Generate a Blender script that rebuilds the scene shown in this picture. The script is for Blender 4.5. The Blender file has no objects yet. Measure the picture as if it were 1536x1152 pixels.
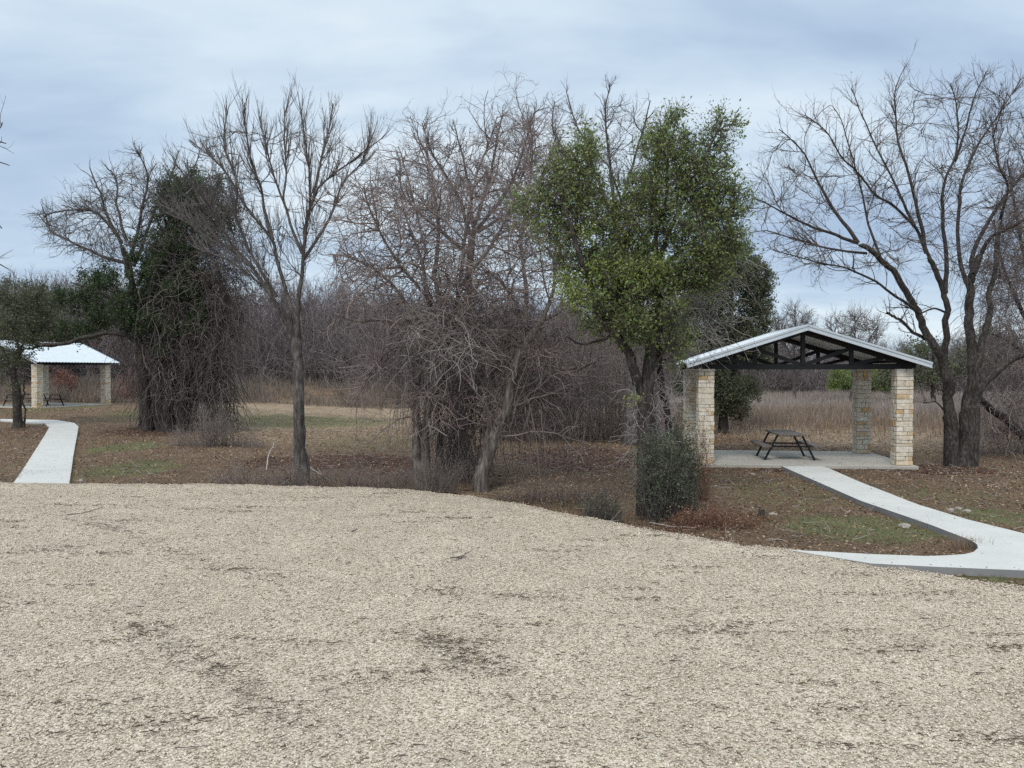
import bpy, math, numpy as np
rad = math.radians
rng = np.random.default_rng(7)
sc = bpy.context.scene
col = sc.collection
# ------------------------------------------------------------ camera model
F = 1205.0; H = 2.6; PITCH = math.atan(20 / F)
cp, sp = math.cos(PITCH), math.sin(PITCH)

def ray(u, v):
    dx = (np.asarray(u, float) - 768) / F; dz = -(np.asarray(v, float) - 576) / F
    return np.stack([dx, cp + dz * sp, -sp + dz * cp], -1)

def P(u, v, Y):
    r = ray(u, v); t = np.asarray(Y, float) / r[..., 1]
    p = r * t[..., None]; p[..., 2] += H
    return p

def S(a, b, x):
    t = np.clip((np.asarray(x, float) - a) / (b - a), 0, 1); return t * t * (3 - 2 * t)

EDGE_PX = [(-400, 722), (0, 725), (107, 727), (300, 727), (450, 730), (600, 735), (640, 738), (700, 745), (780, 757), (850, 772),
           (900, 782), (960, 793), (1040, 806), (1120, 820), (1180, 826), (1250, 837), (1310, 850), (1400, 861), (1440, 869), (1536, 882), (1700, 905)]
_e = np.array([P(u, v, F * H / (v - 556)) for u, v in EDGE_PX])
_e = np.array([p * 1.0 for p in _e])
EX, EY = _e[:, 0], _e[:, 1]
EX = np.concatenate([[-60], EX, [40]]); EY = np.concatenate([[EY[0] + 1], EY, [4.0]])
def edge(x):
    return np.interp(x, EX, EY) + 0.05 * np.sin(np.asarray(x) * 5.1) + 0.03 * np.sin(np.asarray(x) * 13.7 + 1)

def hz(x, y):
    x = np.asarray(x, float); y = np.asarray(y, float)
    d = y - np.interp(x, EX, EY)
    z = -0.06 + 0 * x
    z = z + 0.42 * S(34, 46, y) * S(-9, -19, x)
    z = z + 1.0 * S(57, 66, y) * S(4, -6, x)
    z = z - 0.20 * S(.3, 1.4, d) * S(7, 3, d) * S(-9.5, -7, x) * S(3.2, 1.6, x)
    z = z - 0.12 * S(26, 36, y) * S(50, 44, y) * S(-20, -15, x) * S(0, -3, x)
    n = .018 * np.sin(x * 1.3 + .7) * np.sin(y * 1.1) + .012 * np.sin(x * 3.1 + y * 2.3)
    return z + n * S(0, 2, d) * (1 - S(2.5, 5, x) * S(30, 26, y))

def G(u, v, off=0.0):
    r = ray(u, v); z = off - .06
    for _ in range(12):
        t = (z - H) / r[2]; z = float(hz(r[0] * t, r[1] * t)) + off
    return np.array([r[0] * t, r[1] * t, z])

# ------------------------------------------------------------ object helpers
def tag(o, label=None, cat=None, group=None, kind=None):
    if label: o['label'] = label
    if cat: o['category'] = cat
    if group: o['group'] = group
    if kind: o['kind'] = kind
    return o

def empty(name, loc=(0, 0, 0), rz=0):
    o = bpy.data.objects.new(name, None); col.objects.link(o)
    o.location = loc; o.rotation_euler = (0, 0, rz); o.empty_display_size = .2
    return o

def meshobj(name, V, faces, mat, parent=None, smooth=False, base=None, attrs=None):
    """faces: (n,k) int array or list of polygons"""
    V = np.asarray(V, float)
    if base is not None: V = V - np.asarray(base)
    me = bpy.data.meshes.new(name)
    if isinstance(faces, np.ndarray):
        n, k = faces.shape
        me.vertices.add(len(V)); me.vertices.foreach_set('co', V.astype(np.float32).ravel())
        me.loops.add(n * k); me.loops.foreach_set('vertex_index', faces.astype(np.int32).ravel())
        me.polygons.add(n); me.polygons.foreach_set('loop_start', np.arange(0, n * k, k, dtype=np.int32))
        try: me.polygons.foreach_set('loop_total', np.full(n, k, dtype=np.int32))
        except Exception: pass
        me.update(calc_edges=True)
    else:
        me.from_pydata([tuple(v) for v in V], [], faces); me.update()
    if smooth: me.polygons.foreach_set('use_smooth', np.ones(len(me.polygons), bool))
    if attrs:
        for k_, a in attrs.items():
            at = me.attributes.new(k_, 'FLOAT', 'POINT'); at.data.foreach_set('value', np.asarray(a, np.float32))
    if mat: me.materials.append(mat)
    o = bpy.data.objects.new(name, me); col.objects.link(o)
    if parent: o.parent = parent
    return o

def copy_tree(o, parent=None):
    c = o.copy(); col.objects.link(c); c.parent = parent
    for ch in list(o.children): copy_tree(ch, c)
    return c

class MB:
    def __init__(s): s.v = []; s.f = []
    def box(s, x0, x1, y0, y1, z0, z1):
        b = len(s.v)
        s.v += [(x0, y0, z0), (x1, y0, z0), (x1, y1, z0), (x0, y1, z0), (x0, y0, z1), (x1, y0, z1), (x1, y1, z1), (x0, y1, z1)]
        s.f += [[b + i for i in q] for q in ((0, 3, 2, 1), (4, 5, 6, 7), (0, 1, 5, 4), (1, 2, 6, 5), (2, 3, 7, 6), (3, 0, 4, 7))]
    def bar(s, p, q, w, h, up=(0, 0, 1)):
        p = np.array(p, float); q = np.array(q, float); d = q - p; d /= np.linalg.norm(d)
        a = np.cross(d, up); a /= np.linalg.norm(a); c = np.cross(a, d)
        b = len(s.v)
        for e in (p, q):
            for i, j in ((-1, -1), (1, -1), (1, 1), (-1, 1)): s.v.append(tuple(e + a * i * w / 2 + c * j * h / 2))
        s.f += [[b + i for i in q_] for q_ in ((0, 1, 2, 3), (7, 6, 5, 4), (0, 4, 5, 1), (1, 5, 6, 2), (2, 6, 7, 3), (3, 7, 4, 0))]
    def prism(s, prof, y0, y1):
        b = len(s.v); n = len(prof)
        s.v += [(x, y0, z) for x, z in prof] + [(x, y1, z) for x, z in prof]
        s.f += [[b + i for i in range(n)], [b + n + i for i in reversed(range(n))]]
        s.f += [[b + (i + 1) % n, b + i, b + n + i, b + n + (i + 1) % n] for i in range(n)]
    def build(s, name, mat, parent=None, bevel=0, **k):
        o = meshobj(name, s.v, s.f, mat, parent, **k)
        if bevel:
            m = o.modifiers.new('bevel', 'BEVEL'); m.width = bevel; m.segments = 2
        return o

# ------------------------------------------------------------ materials
def nmat(name):
    m = bpy.data.materials.new(name); m.use_nodes = True
    nt = m.node_tree; b = nt.nodes['Principled BSDF']; b.inputs['Roughness'].default_value = .85
    if 'Specular IOR Level' in b.inputs: b.inputs['Specular IOR Level'].default_value = .25
    return m, nt, b
def ramp(nt, fac, stops, interp='LINEAR'):
    r = nt.nodes.new('ShaderNodeValToRGB'); r.color_ramp.interpolation = interp
    el = r.color_ramp.elements
    while len(el) < len(stops): el.new(.5)
    for e, (p, c) in zip(el, stops): e.position = p; e.color = (*c, 1)
    nt.links.new(fac, r.inputs[0]); return r.outputs[0]
def noise(nt, vec, scale, detail=4, rough=.6, dist=0):
    n = nt.nodes.new('ShaderNodeTexNoise'); n.inputs['Scale'].default_value = scale; n.inputs['Detail'].default_value = detail
    n.inputs['Roughness'].default_value = rough; n.inputs['Distortion'].default_value = dist
    if vec: nt.links.new(vec, n.inputs['Vector'])
    return n.outputs['Fac']
def mix(nt, fac, a, b, mode='MIX'):
    m = nt.nodes.new('ShaderNodeMix'); m.data_type = 'RGBA'; m.blend_type = mode
    for s_, v in ((m.inputs[0], fac), (m.inputs[6], a), (m.inputs[7], b)):
        if isinstance(v, (int, float)): s_.default_value = v
        elif isinstance(v, tuple): s_.default_value = (*v, 1)
        else: nt.links.new(v, s_)
    return m.outputs[2]
def math_(nt, op, a, b=0.0, c=None):
    m = nt.nodes.new('ShaderNodeMath'); m.operation = op
    for s_, v in zip(m.inputs, (a, b, c)):
        if v is None: continue
        if isinstance(v, (int, float)): s_.default_value = v
        else: nt.links.new(v, s_)
    return m.outputs[0]
def pos(nt):
    return nt.nodes.new('ShaderNodeNewGeometry').outputs['Position']
def mapping(nt, vec, sc_):
    m = nt.nodes.new('ShaderNodeMapping'); m.inputs['Scale'].default_value = sc_; nt.links.new(vec, m.inputs[0]); return m.outputs[0]
def bump(nt, b, hgt, strength=.5, dist=.01):
    n = nt.nodes.new('ShaderNodeBump'); n.inputs['Strength'].default_value = strength; n.inputs['Distance'].default_value = dist
    nt.links.new(hgt, n.inputs['Height']); nt.links.new(n.outputs[0], b.inputs['Normal'])

def island_mat(name, cols, rough=.8, trans=0.0, nscale=0):
    m, nt, b = nmat(name); g = nt.nodes.new('ShaderNodeNewGeometry')
    n = len(cols)
    c = ramp(nt, g.outputs['Random Per Island'], [((i + .5) / n, c_) for i, c_ in enumerate(cols)])
    if nscale:
        nz = noise(nt, g.outputs['Position'], nscale, 3)
        c = mix(nt, 1.0, c, ramp(nt, nz, [(.3, (.6, .6, .6)), (.7, (1.35, 1.35, 1.35))]), 'MULTIPLY')
    nt.links.new(c, b.inputs['Base Color']); b.inputs['Roughness'].default_value = rough
    if trans:
        t = nt.nodes.new('ShaderNodeBsdfTranslucent'); nt.links.new(c, t.inputs[0])
        mx = nt.nodes.new('ShaderNodeMixShader'); mx.inputs[0].default_value = trans
        nt.links.new(b.outputs[0], mx.inputs[1]); nt.links.new(t.outputs[0], mx.inputs[2])
        nt.links.new(mx.outputs[0], nt.nodes['Material Output'].inputs[0])
    return m
def bark_mat(name, c1, c2, c3, scale=14, stretch=.25):
    m, nt, b = nmat(name); p = mapping(nt, pos(nt), (1, 1, stretch))
    n1 = noise(nt, p, scale, 6, .7); n2 = noise(nt, pos(nt), 2.2, 3)
    c = ramp(nt, n1, [(.35, c1), (.52, c2), (.68, c3)])
    c = mix(nt, 1.0, c, ramp(nt, n2, [(.35, (.75, .75, .75)), (.65, (1.25, 1.25, 1.25))]), 'MULTIPLY')
    nt.links.new(c, b.inputs['Base Color']); b.inputs['Roughness'].default_value = .95
    bump(nt, b, n1, .8, .03); return m

M = {}
M['bark_grey'] = bark_mat('bark grey', (.035, .03, .028), (.10, .09, .085), (.20, .185, .17), 16)
M['bark_dark'] = bark_mat('bark dark', (.018, .015, .014), (.055, .047, .042), (.13, .115, .10), 22, .35)
M['bark_pale'] = bark_mat('bark pale weathered', (.06, .05, .045), (.16, .135, .12), (.30, .27, .24), 14, .15)
M['twig_grey'] = island_mat('twigs grey', [(.10, .09, .088), (.15, .135, .13), (.12, .105, .10)])
M['twig_purple'] = island_mat('twigs purple brown', [(.17, .13, .125), (.25, .20, .19), (.19, .15, .145), (.32, .27, .255)])
M['twig_dark'] = island_mat('twigs dark', [(.06, .05, .047), (.11, .092, .085), (.16, .135, .125)])
M['vine'] = island_mat('vines', [(.13, .105, .095), (.22, .18, .165), (.31, .265, .24), (.16, .13, .115)])
M['vine_pale'] = island_mat('pale dead vines', [(.34, .31, .30), (.46, .42, .40), (.24, .21, .195)])
M['leaf_oak'] = island_mat('oak leaves', [(.12, .18, .06), (.18, .25, .08), (.26, .32, .10), (.14, .20, .065), (.34, .38, .15)], .45, .45)
M['leaf_yellow'] = island_mat('yellow green leaves', [(.26, .32, .08), (.20, .27, .07), (.34, .36, .11), (.14, .20, .06)], .5, .3)
M['leaf_dark'] = island_mat('dark evergreen leaves', [(.04, .07, .032), (.065, .105, .045), (.10, .15, .06), (.05, .08, .038)], .55, .3)
M['leaf_cedar'] = island_mat('cedar foliage', [(.10, .12, .07), (.14, .16, .09), (.08, .10, .06), (.18, .19, .12)], .8, .3)
M['leaf_bush'] = island_mat('shrub leaves', [(.08, .10, .065), (.12, .14, .085), (.06, .075, .05), (.17, .19, .13)], .7, .2)
M['leaf_red'] = island_mat('russet leaves', [(.20, .07, .05), (.14, .06, .045), (.24, .11, .07)], .8, .2)
M['litter'] = island_mat('fallen leaves', [(.19, .115, .068), (.29, .195, .12), (.12, .07, .044), (.36, .26, .175), (.17, .085, .05), (.08, .05, .034), (.24, .15, .09), (.14, .085, .05), (.40, .33, .25)], .9)
M['litter_red'] = island_mat('russet litter', [(.19, .09, .056), (.26, .135, .085), (.11, .055, .037), (.14, .066, .042), (.075, .044, .033), (.34, .235, .17)], .9)
M['litter_dark'] = island_mat('wet leaf crumbs', [(.06, .045, .032), (.10, .075, .05), (.14, .105, .07), (.045, .035, .027)], .9)
M['grass_green'] = island_mat('short grass', [(.14, .165, .07), (.20, .21, .09), (.26, .235, .13), (.12, .14, .06), (.30, .25, .16)], .8, .2)
M['grass_tan'] = island_mat('dry grass', [(.25, .18, .13), (.31, .23, .165), (.18, .13, .10), (.38, .29, .20), (.14, .10, .08), (.24, .20, .175)], .9, .2)
M['grass_grey'] = island_mat('grey weeds', [(.26, .22, .20), (.33, .285, .26), (.20, .165, .155), (.38, .33, .29)], .9, .15)
M['brush_tan'] = island_mat('bank brush', [(.15, .12, .10), (.22, .175, .145), (.11, .088, .078), (.27, .22, .175), (.14, .125, .09), (.20, .17, .16)], .9, .15)
M['wood_far'] = island_mat('far woods twigs', [(.15, .125, .128), (.20, .17, .172), (.12, .10, .10), (.25, .215, .21)])
M['metal_black'] = nmat('black painted steel')[0]
b = M['metal_black'].node_tree.nodes['Principled BSDF']; b.inputs['Base Color'].default_value = (.012, .012, .014, 1); b.inputs['Roughness'].default_value = .5
# galvanised roof
m, nt, b = nmat('galvalume roof'); n1 = noise(nt, pos(nt), 3, 5); n2 = noise(nt, mapping(nt, pos(nt), (1, 8, 1)), 1.5, 3)
nt.links.new(ramp(nt, n1, [(.3, (.54, .59, .64)), (.7, (.65, .69, .72))]), b.inputs['Base Color'])
b.inputs['Metallic'].default_value = .35; nt.links.new(ramp(nt, n2, [(.3, (.35,) * 3), (.7, (.5,) * 3)]), b.inputs['Roughness']); M['roof'] = m
# limestone, tint by island
m, nt, b = nmat('limestone blocks'); g = nt.nodes.new('ShaderNodeNewGeometry')
c = ramp(nt, g.outputs['Random Per Island'], [(0, (.68, .63, .53)), (.2, (.73, .69, .61)), (.38, (.64, .58, .47)), (.6, (.70, .65, .56)), (.8, (.67, .60, .48)), (.9, (.62, .50, .35)), (.96, (.57, .40, .22)), (1, (.71, .68, .61))])
ns = noise(nt, g.outputs['Position'], 9, 5, .65, .4); n3 = noise(nt, g.outputs['Position'], 3.1, 3, .6, .8)
c = mix(nt, ramp(nt, n3, [(.57, (0, 0, 0)), (.70, (.6,) * 3)]), c, (.55, .36, .17))
c = mix(nt, 1.0, c, ramp(nt, ns, [(.3, (.72, .70, .68)), (.65, (1.1, 1.1, 1.1))]), 'MULTIPLY')
nt.links.new(c, b.inputs['Base Color']); bump(nt, b, noise(nt, g.outputs['Position'], 22, 6, .7), .6, .015); M['stone'] = m
m, nt, b = nmat('pale mortar'); nt.links.new(ramp(nt, noise(nt, pos(nt), 30), [(.3, (.50, .46, .38)), (.7, (.64, .59, .50))]), b.inputs['Base Color']); M['mortar'] = m
# concrete
def concrete(name, c1, c2, stain):
    m, nt, b = nmat(name); n1 = noise(nt, pos(nt), 1.3, 6, .65); n2 = noise(nt, pos(nt), 60, 3); n3 = noise(nt, mapping(nt, pos(nt), (1, 1, 3)), 4.5, 5, .7, .5)
    c = ramp(nt, n1, [(.3, c1), (.7, c2)])
    c = mix(nt, ramp(nt, n3, [(.58, (0, 0, 0)), (.75, (.6,) * 3)]), c, stain)
    c = mix(nt, 1.0, c, ramp(nt, n2, [(.3, (.93,) * 3), (.7, (1.05,) * 3)]), 'MULTIPLY')
    nt.links.new(c, b.inputs['Base Color']); bump(nt, b, n2, .25, .004); return m
M['walk'] = concrete('new pale concrete', (.49, .49, .47), (.57, .565, .54), (.42, .41, .385))
M['pad'] = concrete('pad concrete', (.38, .36, .32), (.46, .435, .39), (.31, .285, .24))
M['walkside'] = concrete('dark concrete side', (.20, .20, .205), (.27, .27, .27), (.17, .17, .17))  # side faces of the footpath slab, darker than its top
m, nt, b = nmat('weathered brown slat'); nt.links.new(ramp(nt, noise(nt, mapping(nt, pos(nt), (3, 3, 3)), 6, 5), [(.3, (.11, .088, .074)), (.7, (.21, .175, .15))]), b.inputs['Base Color']); b.inputs['Roughness'].default_value = .55; M['slat'] = m
M['rock'] = island_mat('limestone rocks', [(.36, .34, .31), (.45, .42, .38), (.30, .27, .24)], .9, 0, 12)

# ------------------------------------------------------------ tubes and leaves
def norm(a): return a / (np.linalg.norm(a, axis=-1, keepdims=True) + 1e-9)
class Tubes:
    def __init__(s): s.V = []; s.Fc = []; s.n = 0; s.paths = []
    def add(s, paths, radii, k=3):
        paths = np.asarray(paths, float); radii = np.asarray(radii, float)
        if paths.ndim == 2: paths = paths[None]; radii = radii[None]
        n, m, _ = paths.shape
        if n == 0: return
        t = norm(np.gradient(paths, axis=1)); ref = np.zeros_like(t); ref[..., 2] = 1
        avg = norm(t.mean(1, keepdims=True)); steep = np.abs(avg[..., 2:3]) > .8
        ref = np.where(steep, np.array([1., .2, 0]), ref)
        a = norm(np.cross(t, ref)); b = np.cross(t, a)
        ang = np.arange(k) * 2 * math.pi / k
        ring = a[:, :, None, :] * np.cos(ang)[None, None, :, None] + b[:, :, None, :] * np.sin(ang)[None, None, :, None]
        V = paths[:, :, None, :] + ring * radii[:, :, None, None]
        idx = np.arange(n * m * k).reshape(n, m, k) + s.n
        i0 = idx[:, :-1]; i1 = idx[:, 1:]
        f = np.stack([i0, np.roll(i0, -1, 2), np.roll(i1, -1, 2), i1], -1).reshape(-1, 4)
        s.V.append(V.reshape(-1, 3)); s.Fc.append(f); s.n += n * m * k
    def build(s, name, mat, parent=None, base=None, smooth=True):
        return meshobj(name, np.concatenate(s.V), np.concatenate(s.Fc), mat, parent, smooth, base)

def resample(pts, m, smooth=2):
    pts = np.asarray(pts, float)
    d = np.r_[0, np.cumsum(np.linalg.norm(np.diff(pts[:, :3], axis=0), axis=1))]
    t = np.linspace(0, d[-1], m)
    q = np.stack([np.interp(t, d, pts[:, i]) for i in range(pts.shape[1])], -1)
    for _ in range(smooth):
        q[1:-1] = q[:-2] * .25 + q[1:-1] * .5 + q[2:] * .25
    return q

def limb(pts, Y, dY=0, r0=5, r1=2, m=None, wob=.5, Y0=None):
    """pixel polyline at depth Y -> 3D path, radii. dY: extra depth at the end. r in px of the photograph at that depth"""
    pts = np.array(pts, float); n = len(pts); s = np.linspace(0, 1, n)
    Ys = Y + dY * s ** 1.3 if Y0 is None else Y0 + (Y + dY - Y0) * s ** .8
    p3 = P(pts[:, 0], pts[:, 1], Ys)
    m = m or max(8, n * 4)
    q = resample(p3, m)
    sc_ = Y / F
    w = rng.normal(0, wob * sc_ * 1.6, (m, 3)); w[0] = 0
    for _ in range(1): w[1:-1] = (w[:-2] + w[1:-1] + w[2:]) / 2
    q = q + w
    r = (r0 + (r1 - r0) * np.linspace(0, 1, m) ** .8) * sc_
    return q, r

def spawn(paths, radii, n, L, ang=(25, 55), t0=.2, trop=.0, wander=.25, m=6, rk=.6, rmin=.004, tip=.35, gravity=0.0, rmax=.03, up=None):
    """batch of n side branches from paths (list of (m,3))"""
    lens = np.array([np.linalg.norm(np.diff(p, axis=0), axis=1).sum() for p in paths]) if isinstance(paths, list) else np.linalg.norm(np.diff(paths, axis=1), axis=2).sum(1)
    pr = lens / lens.sum(); pi = rng.choice(len(lens), n, p=pr)
    t = t0 + (1 - t0) * rng.random(n) ** .9
    p0 = np.empty((n, 3)); tg = np.empty((n, 3)); r0 = np.empty(n)
    if isinstance(paths, list):
        for j in range(n):
            p = paths[pi[j]]; x = t[j] * (len(p) - 1.001); i = int(x); f = x - i
            p0[j] = p[i] * (1 - f) + p[i + 1] * f; tg[j] = p[i + 1] - p[i]; r0[j] = radii[pi[j]][i]
    else:
        mm = paths.shape[1]; x = t * (mm - 1.001); i = x.astype(int); f = (x - i)[:, None]
        p0 = paths[pi, i] * (1 - f) + paths[pi, i + 1] * f; tg = paths[pi, i + 1] - paths[pi, i]; r0 = radii[pi, i]
    tg = norm(tg); rv = norm(np.cross(tg, rng.normal(size=(n, 3))))
    a = np.radians(rng.uniform(*ang, n))[:, None]
    d = norm(tg * np.cos(a) + rv * np.sin(a))
    Ln = rng.uniform(L[0], L[1], n) * (1.15 - .6 * t)
    out = np.empty((n, m, 3)); out[:, 0] = p0
    st = (Ln / (m - 1))[:, None]
    g = np.array([0, 0, 1.0])
    for k in range(1, m):
        d = norm(d + g * trop - g * gravity * k / m + rng.normal(0, wander, (n, 3)))
        out[:, k] = out[:, k - 1] + d * st
    rs = np.clip(np.minimum(r0 * rk, rmax), rmin, None)
    R = rs[:, None] * np.linspace(1, tip, m)[None]
    return out, R

def connect(limbs, targets, m=8, rtip=.008, rcap=.04, curl=.3, upb=.2):
    """join target points to the nearest part of the skeleton with curved branches"""
    N = [np.concatenate([l[0][2:] for l in limbs])]
    T = norm(np.concatenate([np.gradient(l[0], axis=0)[2:] for l in limbs])); R = np.concatenate([l[1][2:] for l in limbs])
    Npt = N[0]
    cap = len(Npt) + len(targets) * m
    A = np.empty((cap, 3)); B = np.empty((cap, 3)); C = np.empty(cap); c = len(Npt)
    A[:c] = Npt; B[:c] = T; C[:c] = R
    d0 = np.array([np.min(np.linalg.norm(Npt - q, axis=1)) for q in targets])
    paths = []; rr = []
    for j in np.argsort(d0):
        q = targets[j]; dv = q - A[:c]; dist = np.linalg.norm(dv, axis=1) + 1e-6
        cosv = (dv * B[:c]).sum(1) / dist
        i = np.argmin(dist * (1 + .9 * (1 - cosv)))
        L = dist[i]
        if L < .08: continue
        p = A[i]; t = B[i]
        c1 = p + (t * .6 + np.array([0, 0, upb])) * L * .4 + rng.normal(0, .06 * L, 3)
        c2 = q - norm(dv[i] + np.array([0, 0, .3 * L])) * L * .3 + rng.normal(0, curl * .2 * L, 3)
        s = np.linspace(0, 1, m)[:, None]
        path = (1 - s) ** 3 * p + 3 * (1 - s) ** 2 * s * c1 + 3 * (1 - s) * s * s * c2 + s ** 3 * q
        path[1:-1] += rng.normal(0, .012 * min(L, 1.5), (m - 2, 3))
        r0 = min(C[i] * .7, rcap, rtip + L * .012)
        r = np.linspace(max(r0, rtip), rtip, m)
        paths.append(path); rr.append(r)
        A[c:c + m - 2] = path[2:]; B[c:c + m - 2] = norm(np.gradient(path, axis=0)[2:]); C[c:c + m - 2] = r[2:]; c += m - 2
    return np.array(paths), np.array(rr)

def inpoly(u, v, poly):
    poly = np.array(poly, float); x, y = poly[:, 0], poly[:, 1]; ins = np.zeros(u.shape, bool); j = len(x) - 1
    for i in range(len(x)):
        cnd = ((y[i] > v) != (y[j] > v)) & (u < (x[j] - x[i]) * (v - y[i]) / (y[j] - y[i] + 1e-12) + x[i]); ins ^= cnd; j = i
    return ins
def env(poly, n, Y, spread, bias=0):
    """n points in a crown whose outline is poly, spread metres deep round depth Y"""
    poly_ = np.array(poly, float); lo, hi = poly_.min(0), poly_.max(0); out = []
    while sum(map(len, out)) < n:
        u = rng.uniform(lo[0], hi[0], n * 2); v = rng.uniform(lo[1], hi[1], n * 2); k = inpoly(u, v, poly)
        out.append(np.stack([u[k], v[k]], 1))
    q = np.concatenate(out)[:n]
    return P(q[:, 0], q[:, 1], Y + np.clip(rng.normal(0, spread * .5, n), -spread, spread) + bias)
def blobs(bl, n, Y, depth=.8):
    """n points in ellipses (u,v,ru,rv[,w]) given round depth"""
    bl = np.array([b_ if len(b_) == 5 else (*b_, 1) for b_ in bl], float)
    w = bl[:, 2] * bl[:, 3] * bl[:, 4]; k = rng.choice(len(bl), n, p=w / w.sum())
    d = norm(rng.normal(size=(n, 3))) * (rng.random(n) ** (1 / 2.4))[:, None]
    u = bl[k, 0] + d[:, 0] * bl[k, 2]; v = bl[k, 1] + d[:, 1] * bl[k, 3]
    return P(u, v, Y + d[:, 2] * bl[k, 2] * Y / F * depth)

def leafmesh(pts, size=(.04, .07), wid=.5, up=.3):
    n = len(pts); L = rng.uniform(*size, n)[:, None]
    d = norm(rng.normal(size=(n, 3)) + np.array([0, 0, up])); s = norm(np.cross(d, rng.normal(size=(n, 3))))
    nn = np.cross(d, s)
    a = pts; b = pts + d * L * .5 + s * L * wid * .5 + nn * L * .1; c = pts + d * L; e = pts + d * L * .5 - s * L * wid * .5 + nn * L * .1
    V = np.stack([a, b, c, e], 1).reshape(-1, 3)
    return V, np.arange(4 * n).reshape(n, 4)
def along(paths, n, jit):
    k = rng.integers(0, len(paths), n); m = paths.shape[1]; x = (.25 + .75 * rng.random(n)) * (m - 1.001); i = x.astype(int); f = (x - i)[:, None]
    return paths[k, i] * (1 - f) + paths[k, i + 1] * f + rng.normal(0, jit, (n, 3))
def leaves(name, pts, mat, parent, base, **k):
    V, f = leafmesh(pts, **k); return meshobj(name, V, f, mat, parent, base=base)

def curtain(starts, L, m=10, wander=.25, gravity=.35, r=(.004, .012), floor=True, horiz=.5):
    n = len(starts); d = norm(rng.normal(size=(n, 3)) * np.array([1, 1, horiz]))
    out = np.empty((n, m, 3)); out[:, 0] = starts; st = (rng.uniform(*L, n) / (m - 1))[:, None]
    for k in range(1, m):
        d = norm(d + rng.normal(0, wander, (n, 3)) - np.array([0, 0, gravity]))
        out[:, k] = out[:, k - 1] + d * st
        if floor: out[:, k, 2] = np.maximum(out[:, k, 2], hz(out[:, k, 0], out[:, k, 1]) + .01)
    R = rng.uniform(*r, n)[:, None] * np.linspace(1, .6, m)[None]
    return out, R

def flare(q, r, amt=.5):
    m = len(r); s = np.linspace(0, 1, m); return r * (1 + amt * np.exp(-s * m * .45))

def bare_tree(name, base_px, Y, trunks, limbs, poly, spread, n_tgt, n2, n3, label, cat='tree', barkm='bark_grey', twigm='twig_grey', group=None,
              twL=(.5, 1.2), tw2L=(.2, .5), trop=.12, wander=.16, rtip=.008, seeds=0, tr=.0045, extra=None, n4=0, gravity=0.0, upb=.2, rcap=.04, ang=(25, 55), nmid=0):
    base = P(base_px[0], base_px[1], Y)
    base[2] = float(hz(base[0], base[1]))
    root = empty(name, base); tag(root, label, cat, group)
    tb = Tubes()
    TL = []
    for a in trunks:
        q, r = limb(*a[:1], Y, **a[1]); q[0, 2] = min(q[0, 2], hz(q[0, 0], q[0, 1]) - .05); r = flare(q, r)
        r2_ = r.copy(); r2_[-1] *= .15; tb.add(q, r2_, 9); TL.append((q, r))
    LL = [limb(*a[:1], Y, **a[1]) for a in limbs]
    cb = Tubes()
    for q, r in LL: tb.add(q, r, 7)
    tb.build('trunk', M[barkm], root, base)
    allL = (TL if not LL else LL + TL)
    tg = env(poly, n_tgt, Y, spread)
    bp, br = connect(allL, tg, rtip=rtip, upb=upb, rcap=rcap); cb.add(bp, br, 5)
    lp = [l[0] for l in LL] + list(bp); lr = [l[1] for l in LL] + list(br)
    if nmid:
        sm_, rm_ = spawn([l[0] for l in allL], [l[1] for l in allL], nmid, (.9, 2.6), ang=(30, 80), trop=.02, wander=.2, m=9, rk=.8, rmin=.010, rmax=.024, gravity=.05); cb.add(sm_, rm_, 5)
        lp += list(sm_); lr += list(rm_)
    s2, r2 = spawn(lp, lr, n2, twL, ang=ang, trop=trop, wander=wander, rmin=tr, rmax=rtip * 1.4, gravity=gravity); cb.add(s2, r2, 4)
    s3, r3 = spawn(s2, r2, n3, tw2L, ang=ang, trop=trop, wander=wander, m=5, rmin=tr * .8, rmax=rtip, gravity=gravity); cb.add(s3, r3, 3)
    if n4:
        s4, r4 = spawn(s3, r3, n4, (tw2L[0] * .5, tw2L[1] * .6), ang=ang, trop=trop, wander=wander, m=4, rmin=tr * .7, rmax=rtip); cb.add(s4, r4, 3)
    cb.build('branches', M[twigm], root, base)
    if seeds:
        V, f = leafmesh(along(s3, seeds, .01), (.03, .055), .8, -.5); meshobj('seed_pods', V, f, M['twig_dark'], root, base=base)
    return root, base, LL, bp, s2, s3

print('setup done')
# ============================================================ SETTING
# ---- ground sheet
def axis(a, b, step, far, n=26):
    k = (far - b) ; e = np.geomspace(1, 1 + k, n) - 1 + b
    k2 = (a + far); s = -(np.geomspace(1, 1 + k2, n) - 1) + a
    return np.concatenate([s[::-1][:-1], np.arange(a, b, step), e])
xs = axis(-34, 22, .22, 900); ys = np.concatenate([-(np.geomspace(1, 400, 12))[::-1] - 4, np.arange(-4, 8, .6), np.arange(8, 30, .16), np.arange(30, 75, .35), np.geomspace(75.5, 1200, 30)])
X, Yg = np.meshgrid(xs, ys); nx, ny = len(xs), len(ys)
fade = S(200, 120, np.hypot(X, Yg))
Z = hz(X, Yg)
V = np.stack([X, Yg, Z], -1).reshape(-1, 3)
i = np.arange(nx * ny).reshape(ny, nx)
Fc = np.stack([i[:-1, :-1], i[:-1, 1:], i[1:, 1:], i[1:, :-1]], -1).reshape(-1, 4)
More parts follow.
